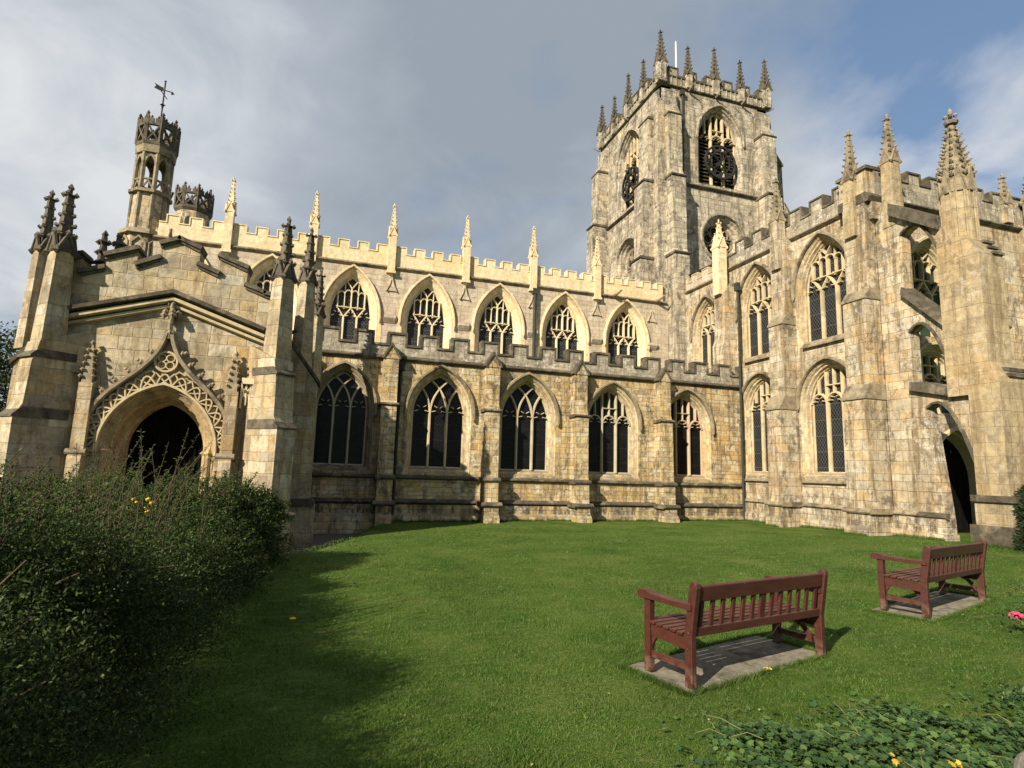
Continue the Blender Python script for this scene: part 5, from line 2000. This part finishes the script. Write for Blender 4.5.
def spray_shrub(name, label, surf, n_spray, leaves, ln, wd, spray_len, mat, cat='shrub', light=.35, shoots=(), group=None, inner=None):
    """surf(n) gives points and outward directions on an uneven crown"""
    root = empty(name)
    pos, out = surf(n_spray)
    root.location = (float(pos[:, 0].mean()), float(pos[:, 1].mean()), 0)
    L = rng.uniform(*spray_len, n_spray)
    dr = out*rng.uniform(.25, 1.0, (n_spray, 1)) + np.stack([rng.normal(0, .55, n_spray), rng.normal(0, .55, n_spray), rng.uniform(-.15, .75, n_spray)], 1)
    dr /= np.linalg.norm(dr, axis=1, keepdims=True)
    start = pos - out*rng.uniform(.02, .28, (n_spray, 1)) - dr*L[:, None]*.3
    droop = np.array([0, 0, -1.0])
    P, D = [], []
    for k in range(leaves):
        t = (k + .5)/leaves
        p = start + dr*(L*t)[:, None] + droop*(L*.22*t*t)[:, None]
        sd_ = rng.normal(0, 1, (n_spray, 3))
        d_ = dr*.45 + sd_*.75
        P.append(p)
        D.append(d_)
    P, D = np.concatenate(P), np.concatenate(D)
    nn = np.stack([rng.normal(0, .5, len(P)), rng.normal(0, .5, len(P)), np.abs(rng.normal(.8, .4, len(P)))], 1)
    # older leaves deep inside
    ni = n_spray*5
    pi_, oi_ = surf(ni)
    P = np.concatenate([P, pi_ - oi_*rng.uniform(.12, .45, (ni, 1))])
    D = np.concatenate([D, rng.normal(0, 1, (ni, 3))])
    nn = np.stack([rng.normal(0, .5, len(P)), rng.normal(0, .5, len(P)), np.abs(rng.normal(.8, .4, len(P)))], 1)
    scl = np.concatenate([np.ones(len(P) - ni), np.full(ni, 1.7)])
    ok = P[:, 2] > .02
    scl = scl[ok]
    P, D, nn = P[ok], D[ok], nn[ok]
    q = leaf_quads(P, D, nn, rng.uniform(*ln, len(P))*scl, rng.uniform(*wd, len(P))*scl)
    sel = rng.uniform(0, 1, len(q)) < light
    for s_, mt_ in ((~sel, mat), (sel, M['hedge_highlight'] if mat is M['hedge'] else mat)):
        if s_.any():
            vq = q[s_].reshape(-1, 3)
            f_ = tri_mesh('foliage', vq, np.arange(len(vq)).reshape(-1, 4), mt_)
            reparent_local(f_, root)
    # twigs
    b = MB()
    for k in range(0, n_spray, max(1, n_spray//140)):
        a = Vector(start[k])
        e = a + Vector(dr[k])*float(L[k])*.9
        base = Vector((a.x*.7 + float(root.location.x)*.3, a.y + random.uniform(-.3, .3), 0.0))
        b.tube([base, a*.6 + base*.4 + Vector((0, 0, .1)), a, e + Vector((0, 0, -.12*float(L[k])))], .008, 4, .003)
    for s_ in shoots:
        b.tube(s_, .006, 4, .002)
    st = b.build('stem', M['stem'], None, normals=False)
    reparent_local(st, root)
    if shoots:
        PP, DD = [], []
        for s_ in shoots:
            p0 = np.array(s_)
            for k in range(44):
                t = random.uniform(.05, 1)
                i = min(len(p0) - 2, int(t*(len(p0) - 1)))
                f_ = t*(len(p0) - 1) - i
                PP.append(p0[i]*(1 - f_) + p0[i + 1]*f_)
                DD.append(np.array([random.gauss(0, 1), random.gauss(0, 1), random.gauss(.5, .5)]))
        PP, DD = np.array(PP), np.array(DD)
        q = leaf_quads(PP, DD, np.tile([0.2, -.4, .8], (len(PP), 1)), rng.uniform(ln[0], ln[1], len(PP))*1.15, rng.uniform(wd[0], wd[1], len(PP))*1.1)
        vq = q.reshape(-1, 3)
        f_ = tri_mesh('foliage', vq, np.arange(len(vq)).reshape(-1, 4), M['hedge_highlight'])
        reparent_local(f_, root)
    tag(root, label, cat, group)
    return root


def bank_surf(y0, y1, xr, xl, h, ends=(0, 0), seed=0):
    """long mound: near-vertical right flank at xr, uneven top of height h, running to xl"""
    r3 = np.random.default_rng(seed)
    ph = r3.uniform(0, 6.28, 6)

    def f(n):
        yv = rng.uniform(y0, y1, n)
        tt = rng.uniform(0, 1, n)**1.15          # 0 foot of the right flank .. 1 far left of the top
        le = np.ones(n)
        if ends[1]:
            le = np.minimum(le, np.sqrt(np.clip(1 - np.clip((yv - (y1 - ends[1]))/ends[1], 0, 1)**2.2, 0.02, 1)))
        if ends[0]:
            le = np.minimum(le, np.sqrt(np.clip(1 - np.clip(((y0 + ends[0]) - yv)/ends[0], 0, 1)**2.2, 0.02, 1)))
        hh = (h(yv) if callable(h) else h)*le
        lump = 1 + .20*np.sin(yv*2.3 + ph[0]) + .15*np.sin(yv*5.1 + ph[1] + tt*5) + .07*np.sin(yv*9.7 + ph[2] + tt*9)
        xr_ = xr(yv) - (1 - le)*.9
        wdt = xr_ - xl
        a = np.clip(tt/.42, 0, 1)*math.pi/2        # flank then top
        top = np.clip((tt - .42)/.58, 0, 1)
        x = xr_ - .70*(1 - np.sin(math.pi/2 - a)**1.0)*lump - top*(wdt - .7)
        z = hh*np.sin(a)**.62*(1 + .10*np.sin(x*3.1 + ph[3])*np.sin(yv*2.7 + ph[4]) + .06*np.sin(x*7 + ph[5]))
        x = x + .10*np.sin(yv*3.4 + z*4 + ph[1]) + .07*np.sin(yv*7.9 + z*9 + ph[2])
        ox = np.cos(a) + .05
        oz = np.sin(a)
        oy = r3.normal(0, .15, n) + (le < .97)*.5
        o_ = np.stack([ox, oy, oz], 1)
        o_ /= np.linalg.norm(o_, axis=1, keepdims=True)
        return np.stack([x, yv, np.maximum(z, .03)], 1), o_
    return f


def shoot(x, y, z, h, lx=0.0, ly=0.0):
    return [(x + lx*t*t + random.uniform(-.015, .015), y + ly*t*t + random.uniform(-.015, .015), z + h*t) for t in (0, .25, .5, .75, 1.0)]


sh1 = [shoot(random.uniform(-2.8, -1.5), random.uniform(2.6, 4.4), 1.25, random.uniform(.25, .5), random.uniform(-.1, .25), random.uniform(-.1, .1)) for k in range(70)]
spray_shrub('shrub', 'large dark small-leaved shrub filling the bottom left corner, nearest the camera',
            bank_surf(.6, 4.6, lambda y: -.98 + 0*y, -3.6, lambda y: 1.36 + 0*y, (0, 0), 3), 7200, 22, (.015, .027), (.008, .014), (.28, .72), M['hedge'], light=.30, shoots=sh1,
            group='shrubs along the left edge of the lawn')
sh2 = [shoot(-.235*y_ + random.uniform(-.75, .45), y_, 1.0, random.uniform(.6, 1.12), random.uniform(-.1, .35), random.uniform(-.1, .1)) for y_ in [random.uniform(6.0, 8.4) for _ in range(26)]] + [shoot(random.uniform(-4.2, -1.4), random.uniform(4.8, 8.4), 1.05, random.uniform(.35, .85), random.uniform(-.15, .4), random.uniform(-.1, .1)) for k in range(120)]
spray_shrub('shrub', 'straggly dark shrub with tall upright shoots in front of the porch archway',
            bank_surf(4.2, 8.6, lambda y: -.93 + .06*np.sin(y*3), -5.4, lambda y: 1.20 - .045*(y - 4), (0, 0), 5), 5200, 20, (.020, .034), (.010, .016), (.30, .80), M['hedge'], light=.36, shoots=sh2,
            group='shrubs along the left edge of the lawn')
sh3 = [shoot(random.uniform(-3.6, -1.2), random.uniform(9, 11.5), 1.25, random.uniform(.15, .38), random.uniform(-.1, .2), 0) for k in range(60)]
s3 = spray_shrub('shrub', 'rounded olive-green shrub at the corner buttress of the porch, with a few yellow flowers',
                 bank_surf(8.2, 12.3, lambda y: -.86 + .30*sm(9, 11.5, y), -5.4, lambda y: 1.02 + .34*sm(8.8, 10.5, y), (0, 1.3), 9), 3400, 18, (.03, .05), (.018, .028), (.22, .5), M['hedge'], light=.5, shoots=sh3,
                 group='shrubs along the left edge of the lawn')
b = MB()
for k in range(5):
    x, y, z = -2.1 + random.uniform(-.2, .2), 8.5 + random.uniform(-.2, .2), 1.12 + random.uniform(-.06, .14)
    for j in range(5):
        a = j*1.257
        b.octa(x + .02*math.cos(a), y + .02*math.sin(a), z + .012*j, .02, .02, .016)
fl = b.build('flower', M['yellow'], None)
reparent_local(fl, s3)

# ------------------------------------------------------------------ lobed ground cover, bottom right
def lobed(n, posf, rmin, rmax, mat, name, label, cat, kind=None, parent=None):
    m_ = 15
    t = np.arange(m_)/m_*2*math.pi
    prof = 1.0 - .42*np.abs(np.cos(t*3.5/1.0 + math.pi*.5))**1.4
    prof = prof*(1 - .55*np.exp(-((np.minimum(t, 2*math.pi - t))/.35)**2))
    vs, fs = [], []
    P, tilt = posf(n)
    for i in range(n):
        r_ = random.uniform(rmin, rmax)
        a0 = random.uniform(0, 2*math.pi)
        ax = Vector((tilt[i][0], tilt[i][1], 1)).normalized()
        qx = ax.cross(Vector((math.cos(a0), math.sin(a0), .01))).normalized()
        qy = ax.cross(qx)
        c = Vector(P[i])
        k = len(vs)
        vs.append(tuple(c - ax*r_*.10))
        for j in range(m_):
            pr = float(prof[j])*r_
            e = c + qx*pr*math.cos(t[j]) + qy*pr*math.sin(t[j]) + ax*(r_*.10*math.sin(3.5*t[j])**2 - .25*pr*pr/r_*.6)
            vs.append(tuple(e))
        for j in range(m_):
            fs.append((k, k + 1 + j, k + 1 + (j + 1) % m_))
    o = tri_mesh(name, np.array(vs), np.array(fs), mat, parent)
    if label:
        tag(o, label, cat, kind=kind)
    return o


def cover_h(x, y):
    """height of the low mound of leaves over its patch; 0 outside"""
    edge = 3.62 + .16*np.sin(x*2.3) + .10*np.sin(x*5.1) - .55*sm(2.7, 2.1, x) - .15*sm(4.2, 5.2, x)
    left = sm(1.9, 2.6, x - .25*(y - 2.8))
    return (.08*sm(0, .5, edge - y)*left + .05*np.sin(x*5)*np.sin(y*6)*left)*(edge > y)*(left > .02)


def cov_pos(n):
    P, T = [], []
    while len(P) < n:
        x, y = random.uniform(1.7, 5.6), random.uniform(1.6, 3.95)
        h = float(cover_h(np.array(x), np.array(y)))
        if h <= .01:
            if random.random() > .25 or float(cover_h(np.array(x + random.uniform(-.2, .35)), np.array(y - abs(random.gauss(0, .22))))) <= .02:
                continue
            h = .02
        z = gz(x, y) + h*random.uniform(.35, 1.05) + .015
        P.append((x, y, z))
        T.append((random.gauss(0, .32), random.gauss(-.15, .32)))
    return P, T


lobed(9500, cov_pos, .015, .038, M['geranium'], 'ground_cover', 'low mass of lobed green leaves in the bottom right corner', 'ground cover', 'stuff')
b = MB()
for k in range(90):
    P, T = cov_pos(1)
    x, y, z = P[0]
    a = random.uniform(0, 6.28)
    l_ = random.uniform(.1, .28)
    b.tube([(x, y, z), (x + l_*.5*math.cos(a), y + l_*.5*math.sin(a), z + .03), (x + l_*math.cos(a), y + l_*math.sin(a), z + random.uniform(-.02, .05))], .0035, 4, .002)
o = b.build('dry_stalks', M['greenstem'], None, normals=False)
tag(o, 'thin straw-coloured stalks lying over the leaves bottom right', 'dry stalks', kind='stuff')
# yellowed leaves among it
for (x, y, lab) in ((3.02, 2.60, 'yellow withered leaf low among the ground cover, left one'), (3.30, 2.50, 'yellow withered leaf low among the ground cover, right one')):
    z0 = gz(x, y) + .25
    o = lobed(4, lambda n: ([(x + random.uniform(-.03, .03), y + random.uniform(-.03, .03), z0 + random.uniform(-.01, .02)) for _ in range(n)], [(random.gauss(0, .3), random.gauss(-.4, .3)) for _ in range(n)]), .018, .03, M['wither'], 'yellow_leaf', lab, 'leaf')
    o['group'] = 'yellow leaves in the ground cover'
# boulder in the very corner
bm = bmesh.new()
bmesh.ops.create_icosphere(bm, subdivisions=4, radius=1)
for v in bm.verts:
    n_ = math.sin(v.co.x*3.1 + 1)*math.sin(v.co.y*2.7)*.10 + math.sin(v.co.x*7 + v.co.z*5)*.04 + math.sin(v.co.y*11 + v.co.z*9)*.02
    v.co = v.co*(1 + n_)
    v.co.x *= .30; v.co.y *= .20; v.co.z *= .22
me = bpy.data.meshes.new('stone')
bm.to_mesh(me)
bm.free()
me.materials.append(M['boulder'])
o = bpy.data.objects.new('stone', me)
COL.objects.link(o)
o.location = (3.92, 2.38, .10)
tag(o, 'rough grey stone at the edge of the leaves in the bottom right corner', 'stone')


# ------------------------------------------------------------------ flowers at the right edge
def bedding(x, y, n, h, lab, heads):
    root = empty('flowering_plant', (x, y, gz(x, y)))
    z0 = gz(x, y)
    P = np.stack([rng.normal(x, .14, n), rng.normal(y, .14, n), z0 + rng.uniform(.02, h, n)], 1)
    D = rng.normal(0, 1, (n, 3)) + [0, 0, .4]
    q = leaf_quads(P, D, np.tile([0.1, -.3, .9], (n, 1)), rng.uniform(.05, .11, n), rng.uniform(.02, .04, n))
    vq = q.reshape(-1, 3)
    reparent_local(tri_mesh('foliage', vq, np.arange(len(vq)).reshape(-1, 4), M['geranium']), root)
    b = MB()
    for k in range(14):
        b.tube([(x, y, z0), (x + random.gauss(0, .06), y + random.gauss(0, .06), z0 + h*.6), (x + random.gauss(0, .12), y + random.gauss(0, .12), z0 + h)], .005, 4)
    reparent_local(b.build('stem', M['greenstem'], None, normals=False), root)
    for (hx, hy, hz, r_) in heads:
        b = MB()
        for k in range(70):
            a, e = random.uniform(0, 6.28), random.uniform(-.3, 1.5)
            b.octa(hx + r_*math.cos(a)*math.cos(e), hy + r_*math.sin(a)*math.cos(e), hz + r_*.55*math.sin(e), .016, .016, .013)
        reparent_local(b.build('flower_head', M['pink'], None), root)
    tag(root, lab, 'plant')
    return root


bedding(7.62, 4.72, 60, .22, 'low plant with a deep pink flower head at the right edge of the lawn', [(7.46, 4.80, .33, .06), (7.56, 4.72, .32, .055), (7.53, 4.86, .29, .05)])
bedding(8.35, 5.15, 170, .42, 'leafy green plant without flowers at the right edge behind the pink flowers', [])


def weedy(x, y, n, lab):
    root = empty('weed_clump', (x, y, gz(x, y)))
    P = np.stack([rng.normal(x, .16, n), rng.normal(y, .10, n), gz(x, y) + rng.uniform(.01, .11, n)], 1)
    D = rng.normal(0, 1, (n, 3)) + [0, 0, .3]
    q = leaf_quads(P, D, np.tile([0.1, -.3, .9], (n, 1)), rng.uniform(.04, .09, n), rng.uniform(.015, .03, n))
    vq = q.reshape(-1, 3)
    reparent_local(tri_mesh('foliage', vq, np.arange(len(vq)).reshape(-1, 4), M['geranium']), root)
    tag(root, lab, 'weeds')


weedy(5.25, 3.35, 160, 'loose clump of low leafy weeds at the right edge above the ground cover')
# scattered bits on the mown grass
b = MB()
for k in range(70):
    x, y = random.uniform(-.3, 13), random.uniform(3.2, 17)
    z = gz(x, y) + .02
    a = random.uniform(0, 6.28)
    s_ = random.uniform(.010, .022)
    b.add([(x, y, z), (x + s_*math.cos(a - .5), y + s_*math.sin(a - .5), z + .008), (x + 1.6*s_*math.cos(a), y + 1.6*s_*math.sin(a), z + .004), (x + s_*math.cos(a + .5), y + s_*math.sin(a + .5), z + .01)], [(0, 1, 2, 3)])
o = b.build('leaf_litter', plain('dry_pale_leaf', (.30, .24, .10), (.45, .40, .22), 20, .8, 0), None, normals=False)
tag(o, 'tiny dry leaves and petals scattered over the lawn', 'leaf litter', kind='stuff')
# dandelions and fallen leaves
for (x, y, zz, lab, nm, cat) in ((-.22, 7.35, .03, 'single yellow dandelion on the shaded grass beside the shrubs', 'dandelion', 'flower'),
                                 (3.86, 4.53, .095, 'small yellow fallen leaf on the concrete slab of the nearer bench', 'fallen_leaf', 'leaf')):
    b = MB()
    if nm == 'dandelion':
        for j in range(9):
            a = j*.7
            b.octa(x + .02*math.cos(a), y + .02*math.sin(a), gz(x, y) + .05, .018, .018, .012)
    else:
        for j in range(5):
            a = j*1.257
            b.add([(x, y, zz), (x + .028*math.cos(a - .4), y + .028*math.sin(a - .4), zz + .008), (x + .042*math.cos(a), y + .042*math.sin(a), zz + .003), (x + .028*math.cos(a + .4), y + .028*math.sin(a + .4), zz + .01)], [(0, 1, 2, 3)])
    o = b.build(nm, M['yellow'], None)
    tag(o, lab, cat)


# ------------------------------------------------------------------ yew by the pier and trees behind
def needle_bush(name, label, cx, cy, r_, h, n, mat, ln, wd, cat):
    root = empty(name, (cx, cy, gz(cx, cy)))
    z0 = gz(cx, cy)
    t = rng.uniform(0, 1, n)
    a = rng.uniform(0, 2*math.pi, n)
    prof = np.sqrt(np.clip(1 - (t*1.0)**2.6, 0, 1))*(.85 + .15*np.sin(a*5 + t*9))
    rad = r_*prof*rng.uniform(.55, 1.0, n)**.4*(1 + .12*np.sin(a*3 + t*14))
    P = np.stack([cx + rad*np.cos(a), cy + rad*np.sin(a), z0 + .05 + h*t], 1)
    D = np.stack([np.cos(a), np.sin(a), rng.uniform(-.2, 1.0, n)], 1) + rng.normal(0, .5, (n, 3))
    q = leaf_quads(P, D, rng.normal(0, 1, (n, 3)), rng.uniform(*ln, n), rng.uniform(*wd, n))
    vq = q.reshape(-1, 3)
    reparent_local(tri_mesh('foliage', vq, np.arange(len(vq)).reshape(-1, 4), mat), root)
    b = MB()
    b.tube([(cx, cy, z0 - .1), (cx, cy, z0 + h*.8)], .09, 7, .03)
    for k in range(30):
        a_ = random.uniform(0, 6.28)
        z = z0 + random.uniform(.2, .75)*h
        b.tube([(cx, cy, z - .2), (cx + r_*.7*math.cos(a_), cy + r_*.7*math.sin(a_), z + .15)], .02, 4, .006)
    reparent_local(b.build('trunk', M['bark'], None, normals=False), root)
    tag(root, label, cat)
    return root


needle_bush('yew_bush', 'dark dense yew bush beside the stone pier at the right edge', 16.45, 9.30, 1.0, 2.0, 30000, M['yew'], (.07, .14), (.015, .03), 'bush')


def tree(cx, cy, h, cr, n, label):
    root = empty('tree', (cx, cy, 0))
    b = MB()
    tips = []
    b.tube([(cx, cy, -.3), (cx + .1, cy, h*.3), (cx, cy + .1, h*.62), (cx + .1, cy, h*.9)], h*.032, 8, .05)
    for k in range(26):
        z = h*random.uniform(.28, .85)
        a = random.uniform(0, 6.28)
        l_ = cr*random.uniform(.5, 1.0)*(1.1 - .6*abs(z/h - .5))
        e = (cx + l_*math.cos(a), cy + l_*math.sin(a), z + l_*random.uniform(.2, .6))
        b.tube([(cx, cy, z), ((cx + e[0])/2, (cy + e[1])/2, (z + e[2])/2 + .2), e], h*.010, 5, .02)
        tips.append(e)
        tips.append(((cx + e[0])/2, (cy + e[1])/2, (z + e[2])/2 + .3))
    reparent_local(b.build('trunk', M['bark'], None, normals=False), root)
    tips = np.array(tips)
    idx = rng.integers(0, len(tips), n)
    P = tips[idx] + rng.normal(0, 1, (n, 3))*np.array([cr*.2, cr*.2, cr*.16])
    D = rng.normal(0, 1, (n, 3))
    q = leaf_quads(P, D, rng.normal(0, 1, (n, 3)) + [0, 0, .6], rng.uniform(.12, .24, n), rng.uniform(.07, .13, n))
    vq = q.reshape(-1, 3)
    reparent_local(tri_mesh('crown', vq, np.arange(len(vq)).reshape(-1, 4), M['tree']), root)
    tag(root, label, 'tree')


tree(-17.9, 35.5, 7.7, 3.0, 26000, 'dark leafy tree showing behind the porch at the left edge')
